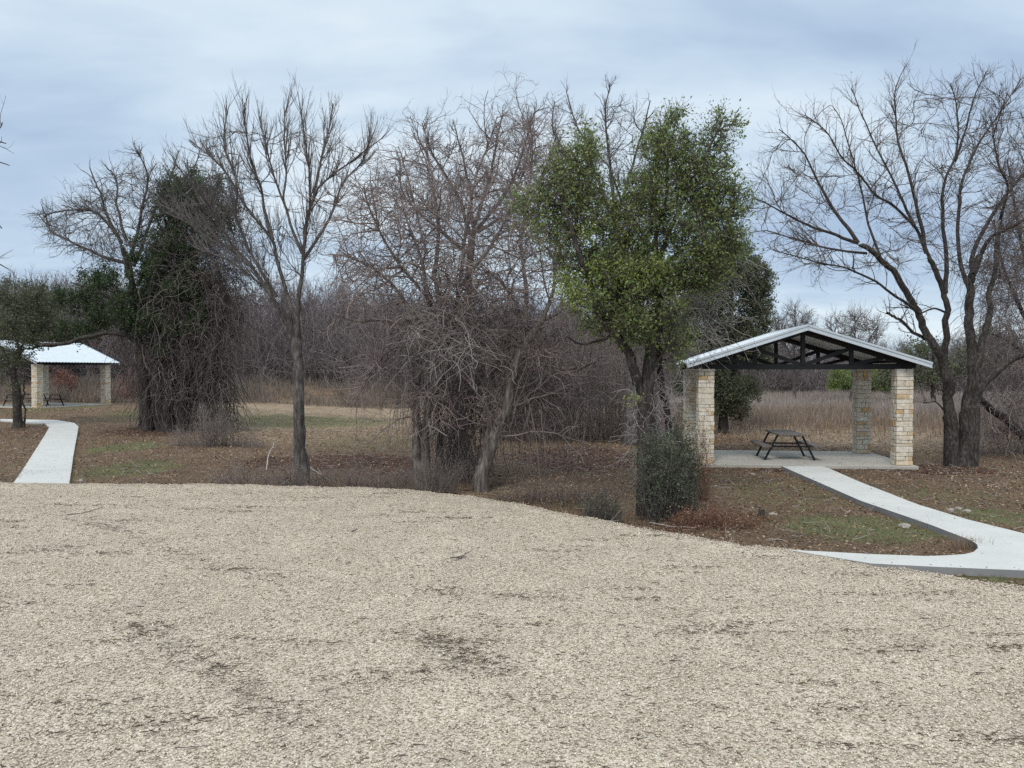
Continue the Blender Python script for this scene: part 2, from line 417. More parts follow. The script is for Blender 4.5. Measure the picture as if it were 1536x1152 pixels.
def mask(ells):
    a = np.zeros(len(V))
    for (u, v, ru, rv, w) in ells:
        c = G(u, v); e = G(u, v + rv * .999) if v + rv < 1100 else c; f_ = G(u, max(v - rv, 562))
        rx = ru / F * c[1]; ry = max((f_[1] - e[1]) / 2, .3); cy = (f_[1] + e[1]) / 2; cx = c[0]
        d = np.hypot((V[:, 0] - cx) / rx, (V[:, 1] - cy) / ry); a = np.maximum(a, w * (1 - S(.55, 1.15, d)))
    return a
green = mask([(190, 705, 80, 18, .75), (230, 622, 110, 14, .7), (60, 615, 70, 8, .6), (185, 672, 55, 9, .9), (470, 632, 165, 13, .7), (1300, 795, 150, 26, .85), (1180, 745, 120, 30, .45),
              (1500, 775, 70, 18, .8), (1440, 745, 90, 18, .45), (1490, 868, 90, 10, .8), (560, 665, 120, 14, .4), (860, 757, 60, 8, .5), (20, 700, 30, 20, .4)])
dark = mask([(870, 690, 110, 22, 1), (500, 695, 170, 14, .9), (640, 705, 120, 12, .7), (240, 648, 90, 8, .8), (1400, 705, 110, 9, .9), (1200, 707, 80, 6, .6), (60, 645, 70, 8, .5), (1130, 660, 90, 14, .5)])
tan = mask([(860, 655, 110, 9, 1), (470, 650, 190, 24, .55), (470, 612, 190, 12, .7), (1250, 650, 260, 30, .8), (1200, 615, 500, 18, .8), (470, 590, 300, 10, .8), (600, 732, 300, 5, .6)])
m, nt, b = nmat('ground litter and soil'); p = pos(nt)
def attr(n_): a = nt.nodes.new('ShaderNodeAttribute'); a.attribute_name = n_; return a.outputs['Fac']
nf = noise(nt, p, 26, 5, .75); nm = noise(nt, p, 3.5, 5, .65); nl = noise(nt, p, .9, 4, .6); nff = noise(nt, p, 90, 3, .7)
c = ramp(nt, nf, [(.34, (.05, .032, .02)), (.47, (.135, .088, .054)), (.57, (.225, .155, .098)), (.7, (.37, .285, .195))])
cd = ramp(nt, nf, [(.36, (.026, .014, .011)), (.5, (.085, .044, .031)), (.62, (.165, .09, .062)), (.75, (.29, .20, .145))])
cg = ramp(nt, nf, [(.32, (.062, .068, .026)), (.5, (.145, .15, .062)), (.7, (.27, .25, .135))])
ct = ramp(nt, nf, [(.32, (.18, .125, .082)), (.5, (.31, .23, .155)), (.7, (.44, .35, .245))])
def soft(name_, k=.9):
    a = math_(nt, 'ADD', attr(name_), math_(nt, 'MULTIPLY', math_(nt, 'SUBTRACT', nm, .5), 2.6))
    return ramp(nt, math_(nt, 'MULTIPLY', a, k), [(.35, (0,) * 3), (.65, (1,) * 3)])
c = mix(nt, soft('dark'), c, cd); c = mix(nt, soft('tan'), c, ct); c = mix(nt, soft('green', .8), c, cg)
c = mix(nt, 1.0, c, ramp(nt, nl, [(.35, (.82, .82, .82)), (.65, (1.15, 1.15, 1.15))]), 'MULTIPLY')
nt.links.new(c, b.inputs['Base Color']); bump(nt, b, math_(nt, 'ADD', nf, nff), 1.0, .03)
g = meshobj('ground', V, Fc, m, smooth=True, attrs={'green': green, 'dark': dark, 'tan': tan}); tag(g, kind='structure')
gx_masks = dict(green=green.reshape(ny, nx), dark=dark.reshape(ny, nx), tan=tan.reshape(ny, nx))
def sample_mask(name_, x, y):
    ix = np.clip(np.searchsorted(xs, x), 0, nx - 1); iy = np.clip(np.searchsorted(ys, y), 0, ny - 1); return gx_masks[name_][iy, ix]

# ---- gravel lot
gx = np.concatenate([[-60, -45, -35, -28, -22], np.arange(-18, 14, .12), [16, 20, 28, 40]])
tt = np.concatenate([np.linspace(0, .35, 12), np.linspace(.36, 1, 130)])
XX = np.repeat(gx[None], len(tt), 0); y0 = -30
E = edge(gx)[None] ; YY = y0 + (E - y0) * tt[:, None]
dE = E - YY
TR = [[(95, 775), (190, 800), (250, 826), (330, 850), (430, 872)], [(200, 938), (250, 965), (310, 1000), (370, 1035), (440, 1085)], [(630, 948), (690, 985), (750, 1010)],
     ]
TRW = [resample(np.array([G(u, v, .06) for u, v in t_]), 24) for t_ in TR]
def trackmask(x, y):
    a = np.zeros(np.shape(x))
    for k, t_ in enumerate(TRW):
        for q in t_[:, :2]:
            a = np.maximum(a, np.exp(-(((x - q[0]) / .2) ** 2 + ((y - q[1]) / .10) ** 2)))
    return a
ZZ = .0 + .012 * np.sin(XX * 2.1 + YY) * np.sin(YY * 1.7) + .03 * np.exp(-((dE - .25) / .2) ** 2) - .05 * np.exp(-(dE / .06) ** 2)
i = np.arange(XX.size).reshape(XX.shape)
Fg = np.stack([i[:-1, :-1], i[:-1, 1:], i[1:, 1:], i[1:, :-1]], -1).reshape(-1, 4)
m, nt, b = nmat('crushed limestone gravel bed'); p = pos(nt)
vo = nt.nodes.new('ShaderNodeTexVoronoi'); vo.inputs['Scale'].default_value = 52; nt.links.new(p, vo.inputs['Vector'])
sep = nt.nodes.new('ShaderNodeSeparateColor'); nt.links.new(vo.outputs['Color'], sep.inputs[0])
c = ramp(nt, sep.outputs[0], [(0, (.25, .205, .15)), (.3, (.52, .45, .355)), (.6, (.65, .58, .465)), (.85, (.75, .675, .56)), (1, (.31, .26, .20))])
c = mix(nt, ramp(nt, vo.outputs['Distance'], [(.35, (0,) * 3), (.62, (.1,) * 3)]), c, (.13, .10, .072))
at = nt.nodes.new('ShaderNodeAttribute'); at.attribute_name = 'track'
tn = math_(nt, 'MULTIPLY', at.outputs['Fac'], ramp(nt, noise(nt, mapping(nt, p, (1, 2.2, 1)), 5, 4, .7), [(.47, (0,) * 3), (.62, (.8,) * 3)]))
c = mix(nt, tn, c, (.07, .055, .042))
c = mix(nt, 1.0, c, ramp(nt, noise(nt, p, 1.1, 5, .6), [(.35, (.82, .81, .80)), (.65, (1.06, 1.05, 1.05))]), 'MULTIPLY')
nt.links.new(c, b.inputs['Base Color']); b.inputs['Roughness'].default_value = .95
inv = math_(nt, 'SUBTRACT', 1.0, vo.outputs['Distance']); bump(nt, b, inv, .9, .02)
gr = meshobj('gravel_lot', np.stack([XX, YY, ZZ], -1).reshape(-1, 3), Fg, m, smooth=True, attrs={'track': trackmask(XX, YY).ravel()}); tag(gr, kind='structure')
# loose stones
def stones(n, size, xy, z):
    s = rng.uniform(*size, n) ; base = np.array([[1, 0, 0], [-1, 0, 0], [0, 1, 0], [0, -1, 0], [0, 0, 1], [0, 0, -1]], float)
    v = base[None] * rng.uniform(.55, 1.25, (n, 6, 1)) + rng.normal(0, .22, (n, 6, 3)); v[..., 2] *= .62
    a = rng.uniform(0, 6.28, n); ca, sa = np.cos(a)[:, None], np.sin(a)[:, None]
    x = v[..., 0] * ca - v[..., 1] * sa; y = v[..., 0] * sa + v[..., 1] * ca
    v = np.stack([x, y, v[..., 2]], -1) * (s / 2)[:, None, None]; v[..., 0] += xy[:, :1]; v[..., 1] += xy[:, 1:2]; v[..., 2] += z[:, None]
    f = np.array([[0, 2, 4], [2, 1, 4], [1, 3, 4], [3, 0, 4], [2, 0, 5], [1, 2, 5], [3, 1, 5], [0, 3, 5]])
    return v.reshape(-1, 3), (np.arange(n)[:, None, None] * 6 + f[None]).reshape(-1, 3)
N = 430000
yy = np.sqrt(rng.uniform(3.9 ** 2, 19.5 ** 2, N)); xx = rng.uniform(-.72, .72, N) * yy
keep = (yy < edge(xx) + .03) & (rng.random(N) < np.where(yy < 11, 1, .75)) & (rng.random(N) > .12 * trackmask(xx, yy))
xx, yy = xx[keep], yy[keep]
m = island_mat('gravel stones', [(0.543, 0.457, 0.351), (0.640, 0.554, 0.439), (0.272, 0.219, 0.161), (0.737, 0.651, 0.536), (0.582, 0.496, 0.380), (0.679, 0.603, 0.507), (0.369, 0.306, 0.234), (0.815, 0.739, 0.634), (0.165, 0.131, 0.098), (0.601, 0.525, 0.419)], .95)
dd = edge(xx) - yy
zz = .012 * np.sin(xx * 2.1 + yy) * np.sin(yy * 1.7) + .03 * np.exp(-((dd - .25) / .2) ** 2) + rng.uniform(-.002, .009, len(xx))
Vs, Fs = stones(len(xx), (.010, .030), np.stack([xx, yy], 1), zz)
# scattered larger stones beyond the edge
ex = rng.uniform(-13, 7, 2600); ey = edge(ex) + np.abs(rng.normal(0, .16, 2600)) - .03; ez = np.maximum(hz(ex, ey), -.06) + .012
V2, F2 = stones(2600, (.02, .06), np.stack([ex, ey], 1), ez)
o = meshobj('gravel', np.concatenate([Vs, V2]), np.concatenate([Fs, F2 + len(Vs)]), m); tag(o, 'loose pale crushed limestone gravel covering the parking area', 'gravel', kind='stuff')

# ---- concrete paths
def slab(name, top, mat, depth=.16, side=None):
    n = len(top); V_ = list(map(tuple, top)) + [(x, y, z - depth) for x, y, z in top]
    o = meshobj(name, V_, [list(range(n))] + [[(i + 1) % n, i, n + i, n + (i + 1) % n] for i in range(n)], mat)
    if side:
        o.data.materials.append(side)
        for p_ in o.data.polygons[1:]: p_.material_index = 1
    return o
def flat(u, v, z=.04): r = ray(u, v); t = (z - H) / r[2]; return (r[0] * t, r[1] * t, z)
rp = [(1172, 699), (1291, 751), (1396, 787), (1440, 804), (1458, 811), (1466, 817), (1467, 822), (1460, 828), (1447, 831), (1420, 833), (1389, 834), (1306, 831), (1233, 827), (1180, 824.5),
      (1251, 836), (1306, 845), (1400, 850), (1536, 855.5), (1700, 862), (1700, 850), (1640, 828), (1536, 800), (1451, 779), (1378, 757), (1288, 722), (1236, 699)]
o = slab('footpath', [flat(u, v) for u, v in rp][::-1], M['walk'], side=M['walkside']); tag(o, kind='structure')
le = [(20, 724), (33, 706), (47, 684), (58, 667), (68, 651), (74, 640), (66, 634), (40, 630.5), (0, 629), (-60, 628)]
ri = [(104, 725), (107, 706), (110, 684), (113, 667), (115.5, 654), (118, 640), (112, 633.5), (84, 629.5), (0, 625.5), (-60, 625)]
Vp = []; Fp = []
for k in range(len(le) - 1):
    a, b_, c_, d_ = G(*le[k], .07), G(*ri[k], .07), G(*ri[k + 1], .07), G(*le[k + 1], .07)
    ctr = (a + b_ + c_ + d_) / 4; q = [ctr + (w - ctr) * np.array([.993, .993, 1]) for w in (a, b_, c_, d_)]
    n = len(Vp); Vp += [tuple(w) for w in q] + [(w[0], w[1], w[2] - .14) for w in q]
    Fp += [[n, n + 1, n + 2, n + 3]] + [[n + (i + 1) % 4, n + i, n + 4 + i, n + 4 + (i + 1) % 4] for i in range(4)]
o = meshobj('path', Vp, Fp, M['walk']); tag(o, kind='structure')

# ============================================================ PAVILIONS
def pillar_mesh(seed, h):
    r_ = np.random.default_rng(seed); V_ = []; F_ = []; z = 0
    f6 = ((0, 3, 2, 1), (4, 5, 6, 7), (0, 1, 5, 4), (1, 2, 6, 5), (2, 3, 7, 6), (3, 0, 4, 7))
    w = .212
    def blk(x0, x1, y0, y1, z0, z1):
        b0 = len(V_); j = lambda: r_.uniform(-.008, .008)
        for (x, y, zz_) in ((x0, y0, z0), (x1, y0, z0), (x1, y1, z0), (x0, y1, z0), (x0, y0, z1), (x1, y0, z1), (x1, y1, z1), (x0, y1, z1)): V_.append((x + j(), y + j(), zz_ + j() * .3))
        F_.extend([[b0 + i for i in q] for q in f6])
    while z < h - .02:
        hh = min(r_.choice([.085, .11, .13, .16, .12]), h - z)
        if h - z - hh < .06: hh = h - z
        # each course: four corner stones round the core, split at varying places
        for s in range(4):
            cut = r_.uniform(-.09, .09) if r_.random() < .55 else None
            spans = [(-w, w - .1)] if cut is None else [(-w, cut - .004), (cut + .004, w - .1)]
            for a, c_ in spans:
                out = w + r_.uniform(-.006, .014); inn = w - .1
                x0, x1, y0, y1 = a, c_, -out, -inn
                cs = [(x0, y0, x1, y1), (-y1, x0, -y0, x1), (-x1, -y1, -x0, -y0), (y0, -x1, y1, -x0)][s]
                blk(cs[0], cs[2], cs[1], cs[3], z + .004, z + hh - .004)
        z += hh
    return V_, F_
def pavilion(loc, yaw, span, depth, eave, rise, label, hp=2.62, ov=.55, over_f=.5, over_b=.6, half=3.2, group='stone pillar picnic pavilions'):
    t = empty('pavilion', loc, yaw); tag(t, label, 'pavilion', group)
    mb = MB(); mb.box(-span / 2 - .32, span / 2 + .32, -.36, depth + .4, -.25, 0); mb.build('pad', M['pad'], t, bevel=.015)
    s = span / 2; k = 0
    for x, y in ((-s, 0), (s, 0), (-s, depth), (s, depth)):
        k += 1
        Vq, Fq = pillar_mesh(11 + k, hp); o = meshobj('pillar', Vq, Fq, M['stone'], t); o.location = (x, y, .001)
        o.modifiers.new('bevel', 'BEVEL').width = .012
        mm = MB(); mm.box(-.182, .182, -.182, .182, 0, hp - .01); mm.build('mortar', M['mortar'], o)
    y0, y1 = -over_f, depth + over_b
    th = math.atan2(rise, half); zt = lambda x: eave + rise * (1 - abs(x) / half)
    # ribbed metal sheets on both slopes: ribs run down the slope
    ys_ = []; n = int(round((y1 - y0) / .23)); stp = (y1 - y0) / n
    prof = []
    for i in range(n):
        a = y0 + i * stp; prof += [(a, 0), (a + stp * .62, 0), (a + stp * .72, .022), (a + stp * .90, .022)]
    prof.append((y1, 0)); rf = MB(); np_ = len(prof)
    for sgn in (-1, 1):
        b0 = len(rf.v)
        for zoff in (0, -.02):
            for (yy_, dz) in prof: rf.v.append((0, yy_, zt(0) + dz + zoff))
            for (yy_, dz) in prof: rf.v.append((sgn * half, yy_, zt(half) + dz + zoff))
        for i in range(np_ - 1):
            q = [b0 + i, b0 + i + 1, b0 + np_ + i + 1, b0 + np_ + i]; rf.f.append(q if sgn < 0 else q[::-1])
            q2 = [x + 2 * np_ for x in q]; rf.f.append(q2[::-1] if sgn < 0 else q2)
        rf.f.append([b0 + np_ + i for i in range(np_)] + [b0 + 3 * np_ + i for i in reversed(range(np_))])
    ro = rf.build('roof', M['roof'], t)
    for ye, sg in ((y0, -1), (y1, 1)):                          # rake trims with a stepped profile, ridge cap
        mb = MB()
        for sgn in (-1, 1):
            for (dy, hh, zo) in ((.028, .15, -.055), (.05, .05, .005), (.045, .03, -.115)):
                mb.bar((0 if sgn < 0 else .001, ye + sg * (dy / 2), zt(0) + zo), (sgn * (half + .015), ye + sg * (dy / 2), zt(half) - .004 + zo), dy, hh, up=(0, 0, 1))
        mb.build('rake_trim', M['roof'], ro)
    mb = MB(); mb.prism([(-.17, zt(.17) + .026), (0, zt(0) + .034), (.17, zt(.17) + .026), (.17, zt(.17) + .02), (0, zt(0) + .026), (-.17, zt(.17) + .02)], y0 - .03, y1 + .03)
    mb.build('ridge_cap', M['roof'], ro)
    # black steel trusses
    zb = hp + .06
    for yt in (0.0, depth):
        tr_ = MB(); tr_.box(-s - .25, s + .25, yt - .05, yt + .05, zb - .07, zb + .07)
        hb = half - .22
        for sgn in (-1, 1):
            tr_.bar((0, yt, zt(0) - .14), (sgn * hb, yt, zt(hb) - .14), .098, .15)
            x1 = sgn * span * .245; x2 = sgn * span * .40
            tr_.bar((x1, yt, zb + .05), (x1, yt, zt(x1) - .18), .10, .10, up=(0, 1, 0))
            tr_.bar((sgn * .06, yt, zb + .06), (x1 * .98, yt, zt(x1) - .2), .095, .10)
            tr_.bar((x1 * 1.04, yt, zb + .06), (x2, yt, zt(x2) - .2), .092, .095)
        tr_.bar((0, yt, zb + .05), (0, yt, zt(0) - .15), .1, .15, up=(0, 1, 0))
        tr_.build('truss', M['metal_black'], t)
    for x in (-half + .35, -half * .55, -.28, .28, half * .55, half - .35):
        pu = MB(); pu.bar((x, y0 + .06, zt(x) - .055), (x, y1 - .06, zt(x) - .055), .06, .06)
        pu.build('purlin', M['metal_black'], t)
    for sgn in (-1, 1):
        bm_ = MB(); bm_.box(sgn * s - .06, sgn * s + .06, .06, depth - .06, zb - .05, zb + .09)
        bm_.build('side_beam', M['metal_black'], t)
    return t
yw = rad(-5.4)
pavilion((8.03, 22.2, .03), yw, 5.28, 3.2, 2.77, 1.02, 'open picnic pavilion on the right with black truss, metal roof and four limestone pillars')
pavilion((-31.0, 49.0, .40), rad(-18), 5.28, 5.2, 2.72, 1.3, 'distant pavilion with bright metal roof at the end of the left concrete path', hp=2.6)

def picnic_table():
    t = empty('picnic_table')
    def slats(x0, x1, z, n):
        mb = MB(); w = (x1 - x0) / n
        for i in range(n): mb.box(x0 + i * w + .004, x0 + (i + 1) * w - .004, -.915, .915, z - .045, z)
        return mb
    slats(-.38, .38, .76, 7).build('tabletop', M['slat'], t, bevel=.005)
    for x in (-.71, .71): slats(x - .125, x + .125, .44, 2).build('seat', M['slat'], t, bevel=.005)
    for y in (-.56, .56):
        for sx in (-1, 1):
            mb = MB(); mb.bar((sx * .34, y, .72), (sx * .70, y, .0), .05, .05); mb.box(sx * .70 - .05, sx * .70 + .05, y - .03, y + .03, .002, .012); mb.build('leg', M['metal_black'], t)
        mb = MB(); mb.bar((-.82, y + .052, .385), (.82, y + .052, .385), .05, .04); mb.bar((-.37, y, .70), (.37, y, .70), .05, .04); mb.build('cross_bar', M['metal_black'], t)
    return t
t1 = picnic_table(); bx = math.sin(rad(5.4)); t1.location = (7.98 + .56 * bx, 23.05 + .56, .031); t1.rotation_euler.z = yw
tag(t1, 'dark picnic table standing end-on under the right pavilion', 'picnic table', 'picnic tables')
for (px, yy_, lb) in ((71, 50.0, 'distant picnic table just right of the left pavilion pillar'), (30, 50.6, 'distant picnic table half hidden behind the trunk and pillar at far left')):
    t2 = copy_tree(t1); q = P(px, 600, yy_); t2.location = (q[0], q[1], .401); t2.rotation_euler.z = rad(77); tag(t2, lb, 'picnic table', 'picnic tables')
print('pavilions done')

# ============================================================ TREES
def D(v): return F * H / (v - 556)     # depth of a trunk foot seen at image row v
# --- T3: slender vase-shaped bare tree
Y3 = 20.3
bare_tree('bare_tree', (455, 712), Y3,
  [([(455, 714), (453, 680), (450, 640), (448, 595), (449, 550), (446, 510), (446, 470)], dict(r0=7.2, r1=5.2, m=36, wob=.8)),
   ([(449, 545), (441, 522), (437, 495), (432, 465)], dict(r0=6, r1=4.5))],
  [([(446, 475), (455, 392), (459, 333), (473, 282), (513, 253), (542, 231), (568, 213), (580, 200)], dict(dY=-1, r0=3.91, r1=.5)),
   ([(455, 390), (484, 348), (502, 308), (513, 275), (550, 235), (557, 191)], dict(dY=1, r0=2.72, r1=.8)),
   ([(453, 380), (437, 344), (426, 304), (408, 257), (397, 209), (389, 173)], dict(dY=.8, r0=2.55, r1=.8)),
   ([(457, 352), (466, 304), (462, 246), (459, 202), (453, 175), (450, 155)], dict(dY=-.3, r0=2.55, r1=.5)),
   ([(470, 290), (484, 228), (495, 187), (499, 155)], dict(dY=.8, r0=2.04, r1=.7)),
   ([(446, 480), (437, 465), (422, 417), (411, 362), (389, 333), (364, 304), (346, 268), (316, 235), (284, 209)], dict(dY=1, r0=3.57, r1=.9)),
   ([(410, 360), (397, 319), (393, 282), (378, 246), (367, 191), (367, 155)], dict(dY=-.6, r0=2.55, r1=.7)),
   ([(437, 500), (426, 472), (408, 443), (382, 403), (346, 373), (309, 348), (273, 325), (240, 306)], dict(dY=-1.2, r0=3.57, r1=.8)),
   ([(415, 445), (400, 421), (370, 370), (353, 326), (358, 275), (335, 220), (342, 160)], dict(dY=.2, r0=2.89, r1=.7)),
   ([(382, 403), (345, 365), (320, 315), (300, 290), (265, 250)], dict(dY=-1.5, r0=2.04, r1=.7)),
   ([(440, 520), (415, 460), (395, 430), (360, 400), (330, 385), (290, 370)], dict(dY=1.3, r0=2.55, r1=.8)),
   ([(425, 300), (430, 250), (425, 200), (430, 160)], dict(dY=.4, r0=1.70, r1=.7))],
  [(300, 230), (325, 200), (345, 190), (390, 200), (440, 170), (470, 170), (500, 190), (535, 225), (570, 210), (565, 240), (525, 280), (505, 330), (470, 400), (440, 430), (400, 420), (340, 380), (250, 320), (245, 290), (320, 290)],
  1.6, 150, 900, 2600, 'slender leafless tree with upswept branches from a single grey trunk', twL=(.6, 1.35), tw2L=(.25, .6), ang=(12, 32), trop=.14, wander=.06, rtip=.009, n4=2200, upb=.35, tr=.0042)

# --- T7: large multi-stemmed bare tree beside the pavilion
Y7 = 22.3
bare_tree('bare_tree', (1438, 700), Y7,
  [([(1432, 702), (1429, 670), (1420, 623), (1425, 587), (1420, 532), (1420, 464), (1417, 436), (1404, 408), (1390, 380)], dict(r0=6.88, r1=3.61, dY=-.3, m=44, wob=1.1)),
   ([(1443, 702), (1447, 677), (1447, 634), (1454, 587), (1461, 551), (1452, 492), (1454, 450), (1451, 426), (1461, 408), (1472, 380)], dict(r0=9.89, r1=5.16, dY=.4, m=44, wob=1.2)),
   ([(1428, 640), (1424, 590), (1411, 535), (1387, 495), (1373, 464), (1359, 440), (1348, 419), (1334, 401), (1321, 387), (1287, 364)], dict(r0=7.74, r1=3.44, dY=-1, m=40, wob=.8)),
   ([(1452, 670), (1458, 600), (1476, 579), (1505, 547), (1540, 529), (1580, 500)], dict(r0=6.88, r1=3.44, dY=-.5, wob=.8)),
   ([(1461, 560), (1475, 510), (1486, 464), (1484, 436), (1493, 394), (1500, 330)], dict(r0=5.16, r1=3.01, dY=1, wob=.8))],
  [([(1287, 364), (1256, 321), (1239, 296), (1211, 236), (1185, 208), (1168, 196)], dict(Y0=21.3, r0=3.10, r1=0.69)),
   ([(1287, 364), (1242, 350), (1199, 333), (1157, 310), (1128, 296)], dict(Y0=21.3, dY=-1.8, r0=2.75, r1=0.69)),
   ([(1373, 464), (1350, 450), (1310, 420), (1260, 400), (1210, 390), (1160, 375)], dict(Y0=21.5, dY=-2, r0=2.24, r1=0.69)),
   ([(1387, 509), (1369, 497), (1350, 480), (1330, 470)], dict(dY=-1.2, r0=2.58, r1=1.72)),
   ([(1390, 380), (1375, 310), (1364, 259), (1347, 219), (1344, 174), (1341, 140), (1350, 115), (1360, 95)], dict(Y0=22.0, dY=-.3, r0=3.44, r1=0.43)),
   ([(1404, 408), (1395, 387), (1372, 338), (1341, 307), (1313, 293), (1282, 253), (1259, 230), (1242, 196), (1208, 173)], dict(dY=-1, r0=2.92, r1=0.69)),
   ([(1418, 440), (1421, 387), (1412, 315), (1418, 264), (1432, 242), (1438, 196), (1435, 155), (1425, 125)], dict(dY=.5, r0=3.96, r1=0.69)),
   ([(1432, 242), (1452, 188), (1460, 145), (1474, 120), (1480, 105)], dict(Y0=22.8, dY=.6, r0=2.24, r1=0.60)),
   ([(1460, 410), (1455, 387), (1483, 330), (1503, 301), (1536, 259), (1570, 220)], dict(dY=1, r0=3.96, r1=1.03)),
   ([(1450, 425), (1438, 387), (1438, 315), (1440, 273), (1465, 220), (1500, 170), (1530, 120)], dict(dY=1.4, r0=3.44, r1=0.69)),
   ([(1372, 338), (1350, 290), (1320, 230), (1300, 190), (1278, 130)], dict(Y0=21.6, dY=.3, r0=2.24, r1=0.60)),
   ([(1500, 330), (1515, 280), (1500, 259), (1490, 208), (1510, 140)], dict(Y0=23.3, r0=2.41, r1=0.60)),
   ([(1472, 380), (1490, 350), (1530, 335), (1570, 300)], dict(dY=-1, r0=3.44, r1=1.29)),
   ([(1321, 387), (1300, 330), (1290, 280), (1260, 170), (1250, 160)], dict(dY=.3, Y0=21.5, r0=2.06, r1=0.60)),
   ([(1420, 470), (1400, 462), (1380, 470), (1350, 455)], dict(dY=-1.2, r0=1.72, r1=0.86)),
   ([(1420, 620), (1400, 600), (1385, 605)], dict(dY=-.8, r0=1.38, r1=0.69)),
   ([(1300, 380), (1250, 375), (1200, 360), (1150, 345), (1125, 350)], dict(Y0=21.3, dY=1, r0=2.06, r1=0.60))],
  [(1120, 280), (1150, 245), (1165, 190), (1205, 185), (1240, 175), (1275, 190), (1300, 150), (1345, 135), (1368, 110), (1385, 145), (1420, 130), (1480, 125), (1536, 150), (1580, 230), (1580, 420), (1500, 430), (1440, 420), (1400, 400), (1340, 400), (1200, 410), (1150, 370)],
  2.8, 300, 1500, 6000, 'large leafless tree with several leaning trunks right of the near pavilion', twL=(.5, 1.35), tw2L=(.2, .6), trop=.06, wander=.14, ang=(18, 50), rtip=.009, seeds=500, barkm='bark_dark', twigm='twig_dark', n4=3000, tr=.0045, rcap=.05)

# --- T8: tangled brown tree at right edge
Y8 = 25.5
r8, b8, L8, p8, s8, _ = bare_tree('tangled_tree', (1560, 690), Y8,
  [([(1565, 692), (1560, 600), (1550, 500), (1556, 400), (1545, 320)], dict(r0=11, r1=4, m=30)), ([(1562, 685), (1536, 652), (1501, 623), (1478, 605), (1462, 592)], dict(r0=8, r1=4, dY=-1.6, wob=.8))],
  [([(1552, 500), (1520, 440), (1500, 390), (1490, 330)], dict(r0=4, r1=1, dY=-.5)), ([(1552, 450), (1535, 380), (1520, 300), (1510, 240)], dict(r0=4, r1=1, dY=.5)), ([(1555, 560), (1525, 520), (1490, 500)], dict(r0=3, r1=1, dY=-1))],
  [(1462, 430), (1490, 340), (1515, 260), (1600, 230), (1600, 660), (1480, 670), (1455, 600), (1470, 500)], 2.4, 220, 2200, 7500,
  'tangled brown leafless tree cut by the right edge behind the large bare tree', twigm='twig_purple', barkm='bark_dark', trop=-.03, wander=.35, gravity=.2, twL=(.6, 1.5))
cb = Tubes(); st = env([(1470, 330), (1536, 280), (1600, 300), (1600, 680), (1465, 680)], 1300, Y8, 2); cb.add(*curtain(st, (.8, 2.4), gravity=.25), 3); cb.build('vines', M['vine'], r8, b8)

# --- T4 group: vine-draped tangle in the middle
Y4 = 19.6
r4, b4, L4, p4, s4, s4b = bare_tree('vine_draped_tree', (632, 716), Y4,
  [([(626, 718), (625, 653), (622, 588), (630, 540), (640, 500), (645, 440)], dict(r0=8, r1=3.5, m=36, wob=1, dY=.3)),
   ([(638, 716), (636, 637), (646, 594), (658, 568), (667, 523), (660, 470), (650, 400)], dict(r0=7.5, r1=3, m=36, wob=1, dY=-.4)),
   ([(656, 704), (658, 637), (661, 588), (664, 545), (680, 490), (690, 420)], dict(r0=4, r1=2.5, m=30, wob=.8, Y0=20.3))],
  [([(645, 450), (630, 380), (610, 330), (600, 290)], dict(r0=3.5, r1=1, dY=.5)), ([(650, 420), (660, 350), (650, 280), (640, 220), (636, 185)], dict(r0=3.5, r1=.8, dY=.6)),
   ([(690, 420), (700, 340), (715, 260), (740, 200), (745, 175)], dict(r0=3.2, r1=.8, dY=1)), ([(655, 470), (594, 483), (560, 478), (535, 483), (500, 470)], dict(r0=4, r1=1.2, dY=-.8)),
   ([(640, 500), (600, 440), (560, 400), (520, 380), (500, 385)], dict(r0=3.5, r1=1, dY=.5)), ([(645, 450), (600, 400), (570, 350), (550, 300), (545, 280)], dict(r0=3, r1=1, dY=-.8)),
   ([(640, 380), (620, 300), (605, 240), (600, 220)], dict(r0=2, r1=.8, dY=.8)), ([(640, 520), (590, 520), (560, 550), (540, 590)], dict(r0=2.6, r1=.8, dY=-1)),
   ([(690, 430), (730, 380), (760, 330), (790, 240), (800, 190)], dict(r0=3, r1=.8, dY=1.5))],
  [(500, 400), (505, 330), (530, 285), (580, 260), (600, 230), (640, 260), (700, 260), (770, 250), (800, 300), (800, 480), (700, 520), (560, 520), (520, 480)], 2.2, 380, 2300, 6000,
  'vine-draped grey tree with split dead trunks in the centre thicket', twigm='twig_purple', barkm='bark_pale', trop=-.01, wander=.38, gravity=.1, twL=(.5, 1.3), tw2L=(.2, .6), rtip=.010, upb=.1, nmid=170)
cb = Tubes()
st = env([(510, 330), (560, 280), (640, 260), (800, 300), (820, 420), (760, 560), (600, 560), (520, 420)], 1100, Y4, 1.8); cb.add(*curtain(st, (.7, 2.2), gravity=.0, wander=.26, r=(.003, .010)), 3)
st = env([(640, 440), (820, 420), (830, 640), (620, 640)], 480, Y4 + .6, 1.2); cb.add(*curtain(st, (.8, 2.4), gravity=.45, wander=.22), 3)
st = env([(655, 560), (720, 560), (720, 700), (660, 700)], 420, Y4 + 1.2, .6); cb.add(*curtain(st, (.8, 2.0), gravity=.5, wander=.22, r=(.005, .014)), 3)
st = env([(588, 470), (620, 470), (612, 600), (595, 600)], 60, Y4, .6); cb.add(*curtain(st, (.8, 1.9), gravity=.7, wander=.18), 3)
cb.build('vines', M['vine'], r4, b4)
cb = Tubes(); st = env([(610, 480), (680, 460), (730, 500), (690, 540), (620, 540)], 300, Y4 - .5, .6); cb.add(*curtain(st, (.5, 1.4), gravity=.12, wander=.24, r=(.004, .011)), 4)
cb.build('dead_vines', M['vine_pale'], r4, b4)
